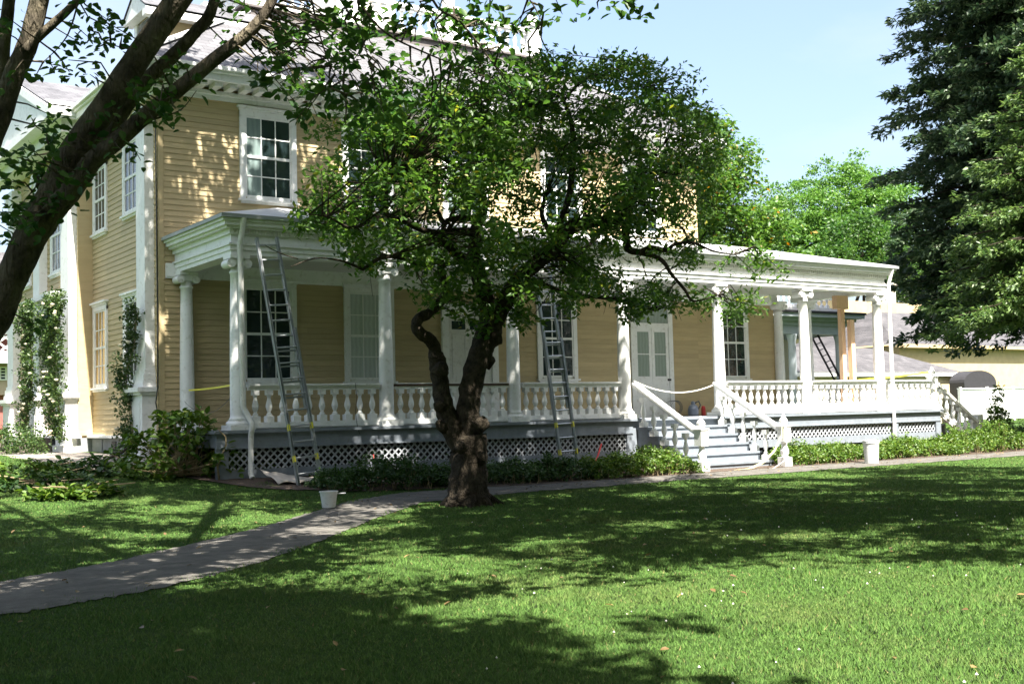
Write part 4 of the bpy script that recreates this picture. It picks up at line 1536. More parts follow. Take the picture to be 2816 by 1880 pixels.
# ------------------------------------------------------------------ dark linden at the right
def spruce(name, label, base, H, R0, zlow, step, per, pw, leafn, lsize, mat, rs):
    rs_ = random.Random(rs)
    b = np.array((base[0], base[1], float(ground(*base))))
    t = thing(name, label, 'conifer', b)
    mb = MB()
    P, R_ = smoothpath([b - (0, 0, .3), b + (0, 0, H * .3), b + (.1, .1, H * .7), b + (0, 0, H)], [H * .018, H * .014, H * .007, .03], 5)
    mb.tube(P, R_, 10, jit=.05)
    ce, ra, axs = [], [], []
    z = zlow
    while z < H - .4:
        tz = z / H
        R = R0 * (1 - tz ** pw)
        nb = max(5, int(per * (R / R0) ** .6))
        ph = rs_.random() * 6.28
        for k in range(nb):
            th = ph + 6.283 * (k + rs_.uniform(-.35, .35)) / nb
            L = R * rs_.uniform(.72, 1.13)
            zz = z + rs_.uniform(-.45, .45)
            dr = .16 + .22 * (1 - tz)
            hv = np.array((math.cos(th), math.sin(th), 0))
            pts = [b + hv * (L * s_) + np.array((0, 0, zz + .12 * L * s_ - dr * L * s_ ** 1.6 + .10 * L * max(0, s_ - .72))) for s_ in (0, .3, .6, .85, 1.0)]
            mb.tube(pts, [.07, .05, .035, .02, .008], 4, cap=False)
            m_ = max(3, int(L * 2.6))
            for q in range(m_):
                s_ = .18 + .84 * (q + rs_.random()) / m_
                p = b + hv * (L * s_) + np.array((0, 0, zz + .12 * L * s_ - dr * L * s_ ** 1.6 + .10 * L * max(0, s_ - .72)))
                sd_ = np.array((-hv[1], hv[0], 0)) * rs_.uniform(-1, 1) * .34 * L * (1.1 - s_) ** .7
                ce.append(p + sd_ + np.array((0, 0, -rs_.random() * .25)))
                ra.append(rs_.uniform(.38, .72) * (1.15 - .45 * s_) * (R0 / 6.5) ** .5)
                axs.append(hv + np.array((0, 0, -.35)))
        z += step * rs_.uniform(.8, 1.2)
    mb.build('trunk', M['bark'], t, smooth=True)
    cnt = [max(6, int(leafn * r)) for r in ra]
    C_ = scatter(ce, ra, cnt, .5, .5)
    ax = np.repeat(np.array(axs), cnt, 0)
    V, i_, f_ = leaf_arrays(C_, lsize, .42, .6, droop=.3, axis=ax)
    mesh_np('crown', V, i_, f_, mat, t)
    return t


spruce('spruce_tree', 'huge dark tiered conifer towering over the porch at the right edge', (43.9, 24.6), 38, 7.0, 5.4, .85, 22, 2.6, 125, .27, M['leaf_linden'], 3)
spruce('spruce_tree', 'smaller lighter olive conifer in front of the huge dark one', (34.7, 20.2), 14.0, 4.5, 4.4, .55, 20, 1.6, 130, .19, M['leaf_spruce'], 5)


def bushy(name, label, base, blobs, n, size, mat, cat='tree', dens=60, limbsp=True, flat=.7, hole=0.0):
    b = np.array((base[0], base[1], float(ground(*base))))
    t = thing(name, label, cat, b)
    mb = MB()
    ce, ra = [], []
    for (c, r) in blobs:
        c = np.array(c)
        r = np.array(r)
        k = int(n * (r[0] * r[2]) / sum(q[1][0] * q[1][2] for q in blobs))
        for _ in range(k):
            d = unit(RNG.normal(0, 1, 3))
            q = random.uniform(.35, 1.0) ** .6
            ce.append(c + d * r * q)
            ra.append(random.uniform(.5, 1.0) * size * 5)
        if limbsp:
            mid = b + (c - b) * .5
            P, R_ = smoothpath([b - (0, 0, .2), mid * np.array((1, 1, 1)), c], [.26, .16, .04], 4)
            mb.tube(P, R_, 7)
            for _ in range(5):
                d = unit(RNG.normal(0, 1, 3))
                mb.tube([c - (c - b) * .25, c + d * r * .3, c + d * r * .8], [.09, .05, .015], 4, cap=False)
    if limbsp:
        mb.build('trunk', M['bark'], t, smooth=True)
    C_ = scatter(ce, ra, [int(dens * random.uniform(.7, 1.2)) for _ in ra], flat, .5)
    V, i_, f_ = leaf_arrays(C_, size, .55, .5)
    mesh_np('crown', V, i_, f_, mat, t)
    return t


def B(x, y, Y):
    return atY(x, y, Y)


c0 = B(1905, 480, 50)
bushy('ash_tree', 'bright green tree with orange tinged leaves rising behind the house corner', (c0[0], c0[1]), [(c0, (4.2, 3.5, 3.6)), (B(2030, 655, 50), (3.0, 3, 2.6)), (B(2120, 700, 50), (2.6, 2.5, 1.8)), (B(1960, 600, 50), (3, 3, 3))], 260, .30, M['leaf_ash'], dens=90)
c1 = B(2230, 590, 70)
bushy('locust_tree', 'feathery pale green locust tree beyond the porch roof', (c1[0], c1[1]), [(B(2190, 600, 70), (4.2, 4, 3.6)), (B(2330, 560, 70), (5, 4, 4.6)), (B(2430, 600, 70), (4.6, 4, 4.2)), (B(2250, 680, 70), (4.5, 4, 3))], 520, .30, M['leaf_locust'], dens=95, flat=.45)
c2 = B(2370, 690, 62)
bushy('maple_tree', 'dark green maple crown below the feathery locust', (c2[0], c2[1]), [(c2, (3.6, 3.5, 3.2)), (B(2300, 745, 62), (2.8, 2.5, 2.0)), (B(2440, 745, 62), (3.6, 3, 2.6))], 210, .32, M['leaf_elm'], dens=90)
c3 = B(2490, 790, 66)
bushy('yard_tree', 'shadowy tree filling the gap between porch roof and dark linden', (c3[0], c3[1]), [(c3, (3.6, 3.5, 3.6)), (B(2580, 740, 66), (4, 3.5, 4))], 200, .32, M['leaf_linden'], dens=90)
c4 = B(2800, 1010, 60)
bushy('lilac_bush', 'light green bush behind the white fence at far right', (c4[0], c4[1]), [(c4, (4.5, 3, 1.9)), (B(2720, 1040, 60), (2.5, 2, 1.0))], 60, .2, M['leaf_locust'], cat='bush', dens=50, limbsp=False)


# unseen foliage ring added to block low skylight behind and beside the viewer
ce = []
while len(ce) < 2600:
    az_ = random.uniform(0, 2 * math.pi)
    if rad(2) < az_ < rad(66):
        continue
    d_ = random.uniform(44, 60)
    x, y = d_ * math.sin(az_) + 8, d_ * math.cos(az_) + 6
    if (x > 0 and y > 20) or (y > 45) or inframe((x, y, 8), 300):
        continue
    top_ = 13 + 4 * math.sin(az_ * 17) + 2 * math.sin(az_ * 41)
    ce.append((x, y, random.uniform(.3, 1) ** .8 * top_))
C_ = scatter(ce, [2.2] * len(ce), [30] * len(ce), .8, .6)
V, i_, f_ = leaf_arrays(C_, .95, .6, .5)
mesh_np('sky_block_foliage', V, i_, f_, M['leaf_elm'], None, (0, 0, 0), kind='stuff')

# ------------------------------------------------------------------ shrubs along the porch
def shrub(name, label, x0, x1, yc_, wy, h, mat, n, size=.075, z0=None, spiky=0.0, group=None):
    b = ((x0 + x1) / 2, yc_, float(ground((x0 + x1) / 2, yc_)))
    t = thing(name, label, 'shrub', b, group)
    k = int(n / 26)
    ce = []
    mb = MB()
    for _ in range(k):
        u = random.random()
        x = x0 + (x1 - x0) * u
        y = yc_ + random.uniform(-1, 1) * wy / 2
        ed = 1 - abs(2 * u - 1) ** 4 * .5
        hh = h * ed * (1 - .45 * abs((y - yc_) / (wy / 2)) ** 2) * (0.72 + .28 * math.sin(x * 5.1 + 1.3) * math.sin(x * 2.3) + .12 * random.random())
        z = float(ground(x, y)) + hh * random.uniform(.12, 1.0) ** .7
        ce.append((x, y, z))
        if random.random() < .5:
            mb.tube([(x + random.uniform(-.1, .1), y, float(ground(x, y))), (x, y, z)], [.008, .004], 3, cap=False)
    mb.build('stems', M['twig'], t)
    C_ = scatter(ce, RNG.uniform(.09, .2, len(ce)), [26] * len(ce), .8, .6)
    V, i_, f_ = leaf_arrays(C_, size, .5, .5)
    mesh_np('foliage', V, i_, f_, mat, t)
    return t


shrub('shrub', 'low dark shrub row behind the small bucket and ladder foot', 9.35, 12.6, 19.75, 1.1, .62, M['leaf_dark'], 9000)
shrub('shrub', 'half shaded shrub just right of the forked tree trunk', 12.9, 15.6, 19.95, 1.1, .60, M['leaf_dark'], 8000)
shrub('shrub', 'sunny yellow green shrub against the left side of the front steps', 15.4, 18.5, 19.85, 1.15, .66, M['leaf_shrub'], 10500)
shrub('shrub', 'bright green shrub between the front steps and the tall white bucket', 21.75, 24.25, 20.05, 1.1, .62, M['leaf_shrub'], 9000)
shrub('shrub', 'bright green shrub right of the tall white bucket', 24.7, 28.4, 20.1, 1.1, .60, M['leaf_shrub'], 11500)
shrub('shrub', 'rounded bright shrub near the end steps of the porch', 28.3, 32.6, 20.25, 1.3, .85, M['leaf_shrub'], 13000)
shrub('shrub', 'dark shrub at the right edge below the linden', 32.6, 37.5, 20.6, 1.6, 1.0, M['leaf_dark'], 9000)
t = shrub('tall_weed', 'tall pale leafy plant beside the end handrail', 32.9, 33.5, 21.6, .5, 2.1, M['leaf_shrub'], 1500, .1)

# broad leaved bush at the porch corner
bb = np.array((7.9, 22.9, float(ground(7.9, 22.9))))
bush = thing('broadleaf_bush', 'broad leaved green bush at the left corner of the porch', 'bush', bb)
ce, mb = [], MB()
for _ in range(120):
    x, y = random.gauss(7.75, .62), random.gauss(22.6, .45)
    z = bb[2] + abs(random.gauss(.55, .35)) * max(.3, 1.25 - abs(x - 7.7) * .6)
    z = min(z, bb[2] + 1.15)
    ce.append((x, y, z))
    mb.tube([(7.8 + random.uniform(-.5, .5), 22.7 + random.uniform(-.2, .2), bb[2]), (x, y, z)], [.012, .005], 4, cap=False)
mb.build('stems', M['twig'], bush)
C_ = scatter(ce, [.17] * len(ce), [12] * len(ce), .8, .6)
V, i_, f_ = leaf_arrays(C_, .15, .62, .7, hexa=True)
mesh_np('foliage', V, i_, f_, M['leaf_shrub'], bush)
# dry bent stem
q = MB()
base = on_ground(603, 1322)
q.tube([base, atY(598, 1282, base[1] - .05), atY(606, 1262, base[1] - .05), atY(622, 1222, base[1] - .05), atY(620, 1200, base[1] - .05), atY(610, 1190, base[1] - .05), atY(598, 1178, base[1] - .05)], [.022, .02, .018, .016, .014, .012, .008], 6)
q.tube([atY(598, 1282, base[1] - .05), atY(590, 1268, base[1] - .05), atY(582, 1255, base[1])], [.014, .011, .006], 5)
o = q.build('dry_stem', M['twig'], None, origin=base, smooth=True, label='bare bent yellowish stem rising beside the porch corner post', category='plant stem')


# roses climbing on the front
def rose(label, pxs, X, n, wid):
    P = [atX_(x, y, X) for x, y in pxs]
    b = P[0].copy()
    t = thing('climbing_rose', label, 'climbing rose', b, 'climbing roses on the house front')
    mb = MB()
    Pd, _ = smoothpath(P, [1] * len(P), 8)
    for s_ in (-.06, .05):
        mb.tube([p + (0, s_, 0) for p in Pd], .014, 5)
    mb.build('stems', M['twig'], t)
    ce = []
    for _ in range(n):
        p = Pd[random.randrange(len(Pd))]
        ce.append(p + np.array([-abs(random.gauss(0, .12)), random.gauss(0, wid), random.gauss(0, .12)]))
    C_ = scatter(ce, RNG.uniform(.09, .17, n), [24] * n, 1, .6)
    V, i_, f_ = leaf_arrays(C_, .075, .6, .2)
    mesh_np('foliage', V, i_, f_, M['leaf_rose'], t)
    fb_ = MB()
    for _ in range(max(5, n // 13)):
        c = ce[random.randrange(n)] + np.array([-.14, -.06, 0])
        fb_.lathe([(.01, -.03), (.045, 0), (.05, .025), (.02, .035)], c, 7)
    fb_.build('blooms', M['bloom'], t)


def atX_(x, y, X):
    d = ray(x, y)
    return CAMP + d * (X / d[0])


rose('slim climbing rose on the corner pilaster beside the near lower window', [(365, 1245), (362, 1180), (355, 1100), (345, 1040), (365, 960), (372, 900), (378, 855)], 7.86, 120, .14)
rose('thick dark climbing rose covering the pavilion corner pilaster', [(165, 1190), (160, 1110), (150, 1040), (150, 960), (150, 900), (155, 850), (160, 815)], 7.3, 330, .42)
rose('sunlit pale climbing rose on the far left pilaster by the entrance', [(70, 1190), (75, 1120), (88, 1040), (85, 980), (82, 920), (85, 870), (90, 845)], 7.3, 230, .32)
gb = on_ground(95, 1236)
bushy('rose_bush', 'low dark rose bush beside the brown stone stoop', (6.2, 30.6), [((6.4, 30.8, 1.15), (.7, 1.1, .42)), ((6.6, 29.8, 1.0), (.4, .6, .35))], 60, .08, M['leaf_rose'], cat='bush', dens=46, limbsp=False)
bushy('garden_bush', 'sunny flowering bush at the far left beyond the stoop', (6.4, 38.2), [((6.3, 38.2, 1.9), (1.0, 1.2, 1.1)), ((5.9, 36.9, 1.4), (.6, .7, .6))], 70, .09, M['leaf_shrub'], cat='bush', dens=60, limbsp=False)


# cut branches lying on the grass
def cut_branch(label, px, py, rx, ry, n, h, size, mat, seed):
    c = on_ground(px, py)
    t = thing('cut_branch', label, 'cut branch', c, 'cut branches lying on the lawn')
    ce = []
    mb = MB()
    for _ in range(n):
        a = random.uniform(0, 6.28)
        q = math.sqrt(random.random())
        x, y = c[0] + rx * q * math.cos(a), c[1] + ry * q * math.sin(a)
        z = float(ground(x, y)) + .04 + h * random.random() * (1 - q * .6)
        ce.append((x, y, z))
        if random.random() < .35:
            mb.tube([(c[0] + random.uniform(-.3, .3), c[1] + random.uniform(-.2, .2), c[2] + .1), (x, y, z)], [.012, .006], 4, cap=False)
    for _ in range(4):
        a = random.uniform(0, 6.28)
        e2 = np.array((c[0] + rx * 1.25 * math.cos(a), c[1] + ry * 1.25 * math.sin(a), 0))
        e2[2] = float(ground(e2[0], e2[1])) + random.uniform(.05, .3)
        mb.tube([c + (0, 0, .08), (c + e2) / 2 + (0, 0, .08), e2], [.02, .015, .01], 5)
    mb.build('twigs', M['twig'], t)
    C_ = scatter(ce, [.16] * len(ce), [13] * len(ce), .55, .6)
    V, i_, f_ = leaf_arrays(C_, size, .62, 1.0, hexa=True)
    mesh_np('foliage', V, i_, f_, mat, t)


cut_branch('pale leafy cut branch lying in the sunny patch of lawn', 215, 1368, .8, .5, 50, .22, .125, M['leaf_shrub'], 1)
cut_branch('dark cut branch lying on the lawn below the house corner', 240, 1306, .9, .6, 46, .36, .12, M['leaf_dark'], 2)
cut_branch('cut branch with pale stems at the far left of the lawn', 40, 1322, .9, .6, 50, .35, .12, M['leaf_shrub'], 3)
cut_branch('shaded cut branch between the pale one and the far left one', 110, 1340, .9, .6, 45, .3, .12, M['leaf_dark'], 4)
q = MB()
a = on_ground(275, 1278)
b_ = atY(370, 1218, 24.0)
q.tube([a + (0, 0, .03), a * .7 + b_ * .3 + (0, 0, .02), a * .35 + b_ * .65 + (0, 0, -.03), b_], [.03, .028, .024, .012], 6)
q.tube([a * .5 + b_ * .5, a * .4 + b_ * .6 + (.1, -.3, .12), a * .3 + b_ * .7 + (.1, -.5, .2)], [.016, .012, .005], 5)
q.build('bare_limb', M['bark'], None, origin=a, smooth=True, label='bare grey cut limb leaning up from the brush towards the corner pedestal', category='cut limb')

# ------------------------------------------------------------------ grass
NB = 720000
u = RNG.uniform(0, 1, NB)
dist = 3.8 + (34 - 3.8) * u ** 1.6
az = YAW + RNG.uniform(-rad(33), rad(36), NB)
X_, Y_ = dist * np.sin(az), dist * np.cos(az)
jx, jy = X_ + RNG.normal(0, .07, NB), Y_ + RNG.normal(0, .11, NB) + .06 * np.sin(X_ * 4.3) + .05 * np.sin(X_ * 9.1)
keep = ~path_band(jx, jy)
keep &= ~((X_ > 9.0) & (Y_ > 19.1))
keep &= ~((X_ > 7.9) & (Y_ > 21.2))
keep &= ~((X_ > 6.1) & (Y_ > 25.0))
keep &= ~((X_ - tb[0]) ** 2 + (Y_ - tb[1]) ** 2 < .16)
X_, Y_, dist = X_[keep], Y_[keep], dist[keep]
n = len(X_)
Z_ = ground(X_, Y_)
tuft = .6 + .55 * (np.sin(X_ * 2.1 + 1.7 * np.sin(Y_ * 1.3)) * np.sin(Y_ * 1.9 + np.sin(X_ * 1.1))) ** 2
hgt = RNG.uniform(.02, .05, n) * tuft
wid = .0019 + .0005 * dist
th = RNG.uniform(0, 2 * np.pi, n)
ln = RNG.uniform(.2, 1.0, n) * hgt
th2 = RNG.uniform(0, 2 * np.pi, n)
Bp = np.stack([X_, Y_, Z_ - .004], 1)
W_ = np.stack([np.cos(th) * wid, np.sin(th) * wid, np.zeros(n)], 1)
Tp = Bp + np.stack([np.cos(th2) * ln, np.sin(th2) * ln, hgt], 1)
V = np.stack([Bp - W_, Bp + W_, Tp], 1).reshape(-1, 3)
mesh_np('grass', V, np.arange(3 * n), 3, M['grass'], None, (0, 0, 0), kind='stuff')
# clover heads
q = MB()
for _ in range(130):
    d_ = random.uniform(6, 17)
    a_ = YAW + rad(random.uniform(-4, 26))
    x, y = d_ * math.sin(a_), d_ * math.cos(a_)
    if y > 17.5 or math.sin(x * 1.1) * math.sin(y * .9 + 1) < -.25:
        continue
    z = float(ground(x, y)) + .05
    r = random.uniform(.005, .010)
    q.lathe([(.002, -r), (r, 0), (.002, r)], (x, y, z), 5)
q.build('clover_flowers', M['clover'], None, origin=(0, 0, 0), kind='stuff')

# dead leaves and litter
LX, LY = [], []
for _ in range(900):
    if random.random() < .55:
        x = random.uniform(8, 30)
        y = random.uniform(18.2, 21.5) if x > 12 else random.uniform(16.5, 21.0)
    else:
        d_ = random.uniform(5.5, 19)
        a_ = YAW + rad(random.uniform(-24, 25))
        x, y = d_ * math.sin(a_), d_ * math.cos(a_)
        if random.random() < .72 and not bool(path_band(np.array([x]), np.array([y]))[0]):
            continue
    LX.append(x)
    LY.append(y)
LX, LY = np.array(LX), np.array(LY)
C_ = np.stack([LX, LY, ground(LX, LY) + .03], 1)
V, i_, f_ = leaf_arrays(C_, .06, .55, 3.0, hexa=True, droop=0)
mesh_np('fallen_leaves', V, i_, f_, M['dead_leaf'], None, (0, 0, 0), kind='stuff')
# ------------------------------------------------------------------ ladders
def ladder(label, foot, top, wid, over, fly=True, mat='alu', lean_x=0.0):
    foot = np.array(foot, float)
    top = np.array(top, float)
    t = thing('ladder', label, 'ladder', foot)
    d = top - foot
    L = np.linalg.norm(d)
    d /= L
    sx = np.array((1.0, 0, 0))
    sx = unit(sx - d * (sx @ d))
    nrm = np.cross(sx, d)
    for k, (a, b, off, w_) in enumerate(((0, .62 if fly else 1.0, 0, wid), (.30, 1.0, -.05, wid - .05)) if fly else ((0, 1, 0, wid),)):
        for s_ in (-1, 1):
            m_ = MB()
            p0 = foot + d * L * a + sx * s_ * w_ / 2 + nrm * off
            p1 = foot + d * L * b + sx * s_ * w_ / 2 + nrm * off
            m_.bar(p0, p1, .028, .075, up=nrm)
            m_.bar(p0 + nrm * .034, p1 + nrm * .034, .05, .007, up=nrm)
            m_.bar(p0 - nrm * .034, p1 - nrm * .034, .05, .007, up=nrm)
            m_.build('side_rail', M[mat], t)
        m_ = MB()
        z = .25 + (.02 if k else 0)
        n_ = int((b - a) * L / .305)
        for i in range(n_):
            p = foot + d * (L * a + .22 + i * .305) + nrm * off
            m_.tube([p - sx * w_ / 2, p + sx * w_ / 2], .019, 8)
        m_.build('rungs' if n_ > 1 else 'rung', M[mat], t)
    m_ = MB()
    if mat == 'alu':
        for s_ in (-1, 1):
            for hh in (.45, 1.05):
                p = foot + d * hh + sx * s_ * wid / 2
                m_.bar(p, p + d * .12, .036, .086, up=nrm)
        m_.build('sticker', M['yellow_tape'], t)
    return t


g1 = float(ground(9.5, 20.5))
ladder('aluminium extension ladder leaning on the porch left of the small bucket', (9.52, 20.45, g1 + .02), (9.15, 21.43, 5.03), .47, 0)
g2 = float(ground(15.9, 20.8))
ladder('aluminium extension ladder leaning on the porch right of the forked tree', (15.9, 20.75, g2 + .02), (15.75, 21.43, 5.0), .46, 0)

# ------------------------------------------------------------------ buckets and small things
def pail(x, y, r0, r1, h, label, handle=True, name='bucket', mat='plastic_white'):
    z = float(ground(x, y)) + .015
    t = thing(name, label, 'bucket', (x, y, z))
    m_ = MB()
    m_.lathe([(r0, 0), (r0 + (r1 - r0) * .5, h * .5), (r1, h * .93), (r1 + .012, h * .935), (r1 + .012, h), (r1 - .006, h), (r0 + (r1 - r0) * .6 - .006, h * .55), (r0 * .9, .02)], (x, y, z), 24)
    m_.build('body', M[mat], t, smooth=False)
    return t, z


t, z = pail(8.35, 17.25, .105, .14, .26, 'small white bucket standing on the path edge near the ladder')
MB().bar((8.38, 17.25, z + .212), (8.62, 17.2, z + .218), .05, .012).build('paint_stick', M['plastic_white'], t)
t, z = pail(23.75, 18.9, .165, .19, .52, 'tall white bucket standing on the path between two bright shrubs')
MB().lathe([(.195, .52), (.205, .525), (.205, .555), (.12, .565)], (23.75, 18.9, z), 24).build('lid', M['plastic_white'], t)
# watering jug and red can by the french door
jz = DZ
t = thing('water_jug', 'bluish plastic jug with dark handle standing on the porch floor', 'jug', (23.35, 24.7, jz))
MB().lathe([(.13, 0), (.15, .03), (.15, .2), (.12, .28), (.06, .33), (.05, .4), (.03, .42)], (23.35, 24.7, jz), 18).build('body', M['jug'], t)
MB().tube([(23.42, 24.7, jz + .36), (23.55, 24.68, jz + .42), (23.62, 24.68, jz + .3), (23.52, 24.7, jz + .15)], .022, 8).build('handle', M['wire'], t, smooth=True)
q = MB().lathe([(.06, 0), (.062, .01), (.062, .22), (.045, .25), (.045, .27), (.02, .28)], (23.70, 24.65, jz), 14)
q.build('spray_can', M['red'], None, origin=(23.70, 24.65, jz), label='dark red canister standing on the porch floor right of the jug', category='canister')
q = MB()
for k in range(5):
    pts = [(22.75 + .22 * math.cos(a) * (1 + .1 * k), 24.72 + .05 * k, jz + .25 + .2 * math.sin(a)) for a in np.linspace(-1.2, 4.3, 14)]
    q.tube(pts, .006, 4)
q.build('wire_coil', M['wire'], None, origin=(22.75, 24.72, jz), label='loose coil of thin grey wire left of the jug on the porch', category='wire coil')


def sag(a, b, s, n=14):
    a, b = np.array(a, float), np.array(b, float)
    return [a + (b - a) * t + np.array((0, 0, -4 * s * t * (1 - t))) for t in np.linspace(0, 1, n)]


def loose(pts, r, name, mat, label, cat, n=6):
    m_ = MB().tube(pts, r, n)
    return m_.build(name, M[mat], None, origin=pts[0], smooth=True, label=label, category=cat)


def tape(pts, w_, name, mat, label, cat):
    m_ = MB()
    for i in range(len(pts) - 1):
        m_.bar(pts[i], pts[i + 1], .004, w_)
    return m_.build(name, M[mat], None, origin=pts[0], label=label, category=cat)


loose(sag((18.75, 21.86, DZ + .9), (21.65, 21.86, DZ + .88), .28), .016, 'rope', 'rope', 'white rope sagging across the top of the front steps', 'rope')
tape(sag((8.72, 24.72, DZ + .86), (8.76, 22.16, DZ + .90), .02), .035, 'barrier_tape', 'yellow_tape', 'thin yellow tape tied across the left end of the porch', 'barrier tape')
tape(sag((27.9, 22.05, DZ + .98), (24.9, 24.4, DZ + .93), .03) if False else sag((27.3, 24.7, DZ + .82), (30.55, 22.05, DZ + 1.12), .03), .06, 'barrier_tape', 'yellow_tape', 'yellow tape stretched behind the right porch columns to the end post', 'barrier tape')
tape([(21.3, 19.5, 1.12), (21.2, 19.45, .8), (20.95, 19.46, .45), (20.6, 19.5, .2), (20.1, 19.5, .06), (19.6, 19.46, .05)], .05, 'barrier_tape', 'pale_tape', 'pale yellow tape hanging off the right newel post onto the steps', 'barrier tape')
loose([(21.38, 19.46, 1.1), (21.33, 19.42, .6), (21.2, 19.38, .22), (20.8, 19.36, .06), (20.2, 19.34, .05)], .008, 'cord', 'rope', 'thin pale cord trailing from the right newel post to the ground', 'cord')
loose(sag((8.62, 24.7, DZ + .62), (8.66, 22.1, DZ + .68), .3), .005, 'string', 'wire', 'thin pale string drooping between the two left porch columns', 'string', 4)
loose([(11.55, 21.74, .72), (11.56, 21.72, .5), (11.6, 21.66, .34)], .012, 'marker_stake', 'red', 'short red strip hanging on the shaded lattice left of the tree', 'marker')
loose([(17.55, 21.7, .72), (17.35, 21.6, .45), (17.1, 21.45, .2), (16.7, 21.3, .13)], .022, 'hose', 'red', 'red hose lying against the sunny lattice left of the steps', 'hose')
q = MB().tube([(13.25, 20.9, .1), (13.27, 20.9, .45)], .006, 5).lathe([(.005, 0), (.025, .015), (.02, .04), (.004, .05)], (13.27, 20.9, .44), 8)
q.build('garden_light', M['plastic_white'], None, origin=(13.25, 20.9, .1), label='tiny white topped stake in the shaded bed left of the trunk', category='garden stake')
loose([(11.2, 21.82, DZ + .9), (11.22, 21.80, DZ + .6), (11.18, 21.8, DZ + .3), (11.2, 21.76, DZ + .02), (11.24, 21.74, DZ - .15)], .006, 'cable', 'cable', 'thin dark cable hanging down over the shaded railing', 'cable', 4)
# drop cloth
q = MB()
nx_, ny_ = 22, 9
for j in range(ny_):
    for i in range(nx_):
        x = 8.95 + i * .10
        y = 20.6 + j * .11 - .02 * i
        z = float(ground(x, y)) + .03 + .05 * abs(math.sin(i * .9 + j * .6)) + .16 * max(0, 1 - i / 8) * (j / ny_)
        q.v.append((x, y, z))
q.f = [(j * nx_ + i, j * nx_ + i + 1, (j + 1) * nx_ + i + 1, (j + 1) * nx_ + i) for j in range(ny_ - 1) for i in range(nx_ - 1)]
o = q.build('drop_cloth', M['tarp'], None, origin=(8.95, 20.6, .3), smooth=True, label='crumpled pale drop cloth on the ground below the left porch corner', category='drop cloth')
md = o.modifiers.new('thick', 'SOLIDIFY')
md.thickness = .008
# timber props under the porch roof
q = MB().box(27.62, 27.78, 22.85, 22.98, DZ, 4.3).box(27.4, 27.9, 22.8, 22.98, 4.301, 4.69)
q.build('timber_prop', M['lumber'], None, origin=(27.7, 22.9, DZ), label='tall raw timber prop holding up the right end of the porch roof', category='timber prop')
q = MB().box(27.80, 27.96, 22.66, 22.80, DZ, 3.98)
q.build('timber_prop', M['lumber'], None, origin=(27.9, 22.7, DZ), label='shorter pale timber standing in front of the tall prop', category='timber prop')

# ------------------------------------------------------------------ far porch wing and yard buildings
fp = thing('far_porch', 'grey shaded porch with white roof balustrade seen through the right porch bay', 'porch', (38, 36.2, .8))
Yf = 36.0
MB().box(33.5, 44.3, Yf, 39.5, 1.2, 1.35).box(33.6, 44.2, Yf + .05, 39.4, .3, 1.2).build('deck', M['grey'], fp)
e2 = MB().box(33.2, 43.7, Yf - .05, Yf + .3, 4.72, 5.1).box(33.2, 43.8, Yf - .12, Yf + .3, 5.1, 5.3).box(33.2, 44.2, Yf - .3, Yf + .3, 5.3, 5.45).box(33.2, 44.5, Yf - .55, Yf + .3, 5.45, 5.62)
e2.box(43.35, 43.7, Yf + .3, 39.5, 4.72, 5.1).box(43.3, 44.2, Yf + .3, 39.5, 5.1, 5.62)
e2.build('entablature', M['far_grey'], fp)
MB().box(33.2, 44.55, Yf - .62, 39.6, 5.62, 5.72).build('roof', M['charcoal'], fp)
for xx in (34.8, 40.25, 43.4):
    MB().lathe([(.24, 0), (.22, .15), (.19, .2), (.17, 3.0), (.2, 3.15), (.24, 3.3), (.24, 3.36)], (xx, Yf + .1, 1.35), 14).build('column', M['far_grey'], fp)
r2 = MB().box(33.2, 43.6, Yf + .1, Yf + .3, 5.80, 5.95).box(33.2, 43.6, Yf + .1, Yf + .3, 6.75, 6.9)
for xx in (33.4, 38.4, 43.5):
    r2.box(xx - .14, xx + .14, Yf + .06, Yf + .34, 5.72, 7.0)
ro = r2.build('roof_railing', M['white'], fp)
balusters(ro, [(33.8 + i * .36, Yf + .2, 5.95) for i in range(26) if abs(33.8 + i * .36 - 38.4) > .25], 'far_baluster', .80)
MB().box(32.5, 44.0, 39.45, 44, .3, 5.6).build('wall', M['stucco_pale'], fp)
q = ladder('dark ladder leaning inside the distant grey porch', (43.0, Yf - 1.2, .8), (41.75, Yf + .25, 4.95), .45, 0, fly=False, mat='charcoal')

yb = thing('carriage_house', 'pale yellow carriage house with grey shingle hip roofs behind the porch end', 'outbuilding', (62, 52, .9))
Q = lambda x, y, Y=50.0: atY(x, y, Y)
p = Q(2330, 945, 56)
MB().box(Q(2300, 940, 56)[0], Q(2720, 900, 56)[0], 56, 68, .3, Q(2500, 835, 56)[2]).build('wall', M['stucco'], yb)
a, b_ = Q(2290, 893, 55.5), Q(2720, 895, 55.5)
zr = Q(2500, 889, 55.5)[2]
zt = Q(2450, 828, 60)[2]
MB().add([(a[0], 55.3, zr), (b_[0], 55.3, zr), (b_[0] - 3, 61, zt), (a[0] + 5, 61, zt), (a[0], 68, zr), (b_[0], 68, zr)], [(0, 1, 2, 3), (0, 3, 4), (1, 5, 2)]).build('roof', M['shingle'], yb)
MB().box(a[0], b_[0], 55.32, 55.5, zr - .25, zr - .03).build('eave_board', M['stucco_pale'], yb)
a = Q(2427, 826, 60)
b_ = Q(2462, 787, 60)
MB().box(a[0], b_[0], 60, 60.8, zt - 1.5, b_[2]).box(a[0] - .15, b_[0] + .15, 59.85, 60.95, b_[2], b_[2] + .25).build('chimney', M['chimney'], yb)
